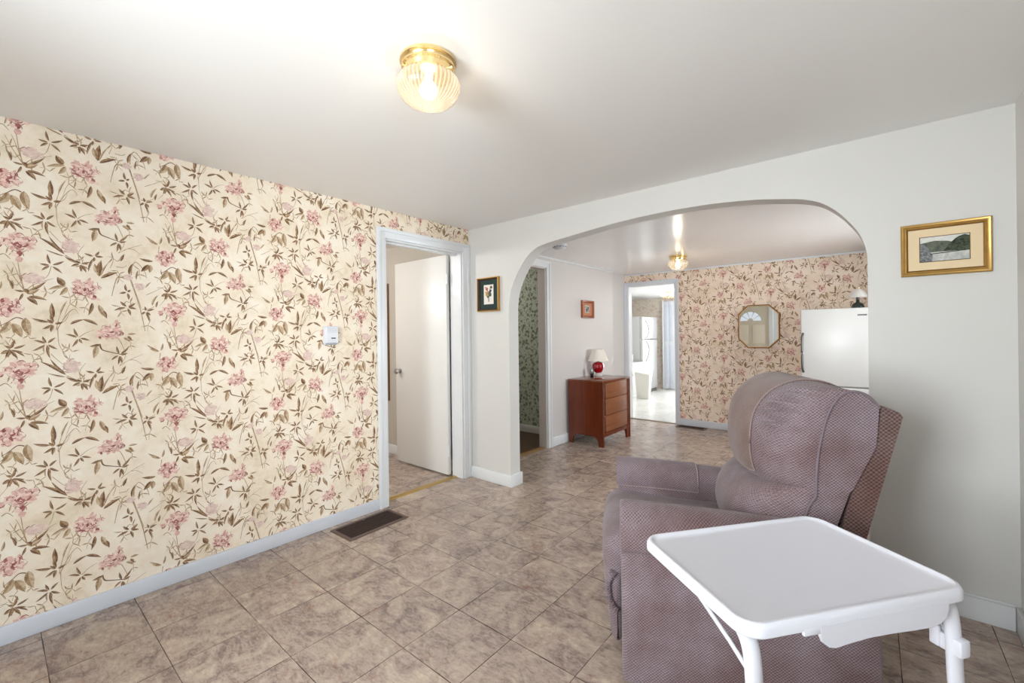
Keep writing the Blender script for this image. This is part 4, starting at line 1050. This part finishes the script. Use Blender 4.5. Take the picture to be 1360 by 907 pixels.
m = MB(); m.lathe([(.05, -.0005), (.05, -.015), (.008, -.03), (.006, -.05), (.022, -.07), (.026, -.09), (.008, -.11)], n=20); part('stem', m, M['brass'], ch)
for k in range(5):
    a = 2*math.pi*k/5; m = MB(); cx, sx = math.cos(a), math.sin(a)
    m.tube(spline([(0, 0, -.09), (.05*cx, .05*sx, -.12), (.10*cx, .10*sx, -.11), (.12*cx, .12*sx, -.085)], 14), .005, 6); ar = part('arm', m, M['brass'], ch)
    m = MB(); m.lathe([(.012, -.085), (.030, -.075), (.040, -.045), (.044, -.03)], .12*cx, .12*sx, 16); part('glass_cup', m, M['flame'], ar)

# ------------------------------------------------------------------ light
def area(name, loc, rot, sx, sy, e, col=(1, 1, 1)):
    d = bpy.data.lights.new(name, 'AREA'); d.shape = 'RECTANGLE'; d.size = sx; d.size_y = sy; d.energy = e; d.color = col
    o = bpy.data.objects.new(name, d); C.objects.link(o); o.location = loc; o.rotation_euler = rot; return o
DAY = (0.93, 0.96, 1.0)
area('window_daylight_rear', ((RW[0]+RW[1])/2, YR-.25, 1.38), (R(90), 0, 0), 1.0, 1.2, 118, DAY)
area('window_daylight_right', (XR+.25, -3.0, 1.38), (R(90), 0, R(90)), 1.3, 1.2, 50, (0.78, 0.88, 1.0))
area('window_daylight_back', (XB+.25, 1.6, 1.38), (R(90), 0, R(90)), 1.4, 1.1, 75, DAY)
area('window_daylight_kitchen', (0.12, KYB+.3, 1.1), (R(-90), 0, 0), 1.2, 1.9, 95, (0.96, 0.98, 1.0))
ld = bpy.data.lights.new('chandelier_bulbs', 'POINT'); ld.energy = 34; ld.color = (1, 0.97, 0.92); ld.shadow_soft_size = 0.15
lo = bpy.data.objects.new('chandelier_bulbs', ld); C.objects.link(lo); lo.location = (0.35, 5.30, 1.8)
ld = bpy.data.lights.new('side_room_fill', 'POINT'); ld.energy = 36; ld.color = (1, 0.98, 0.95); ld.shadow_soft_size = 0.12  # added lamp without a fixture, brightens the side room and open door
lo = bpy.data.objects.new('side_room_fill', ld); C.objects.link(lo); lo.location = (-1.2, -1.5, 1.95)
ld = bpy.data.lights.new('green_room_fill', 'POINT'); ld.energy = 9; ld.color = (1, 0.95, 0.88); ld.shadow_soft_size = 0.12  # unseen lamp added to give the green room a low light
lo = bpy.data.objects.new('green_room_fill', ld); C.objects.link(lo); lo.location = (-1.2, 0.8, 2.0)
sd = bpy.data.lights.new('sun', 'SUN'); sd.energy = 2.0; sd.angle = R(0.6); sd.color = (1, 0.97, 0.92)
so = bpy.data.objects.new('sun', sd); C.objects.link(so); so.rotation_euler = (R(-42), 0, R(12))

w = bpy.data.worlds.new('world'); S.world = w; w.use_nodes = True
bg = w.node_tree.nodes['Background']; bg.inputs[0].default_value = (0.86, 0.93, 1.0, 1); bg.inputs[1].default_value = 1.5
S.view_settings.view_transform = 'Standard'; S.view_settings.look = 'None'; S.view_settings.gamma = 1.0
S.view_settings.use_curve_mapping = False; S.view_settings.exposure = 0.3
S.cycles.use_denoising = True
S.cycles.max_bounces = 10; S.cycles.diffuse_bounces = 6; S.cycles.glossy_bounces = 4; S.cycles.transparent_max_bounces = 12; S.cycles.sample_clamp_indirect = 6.0
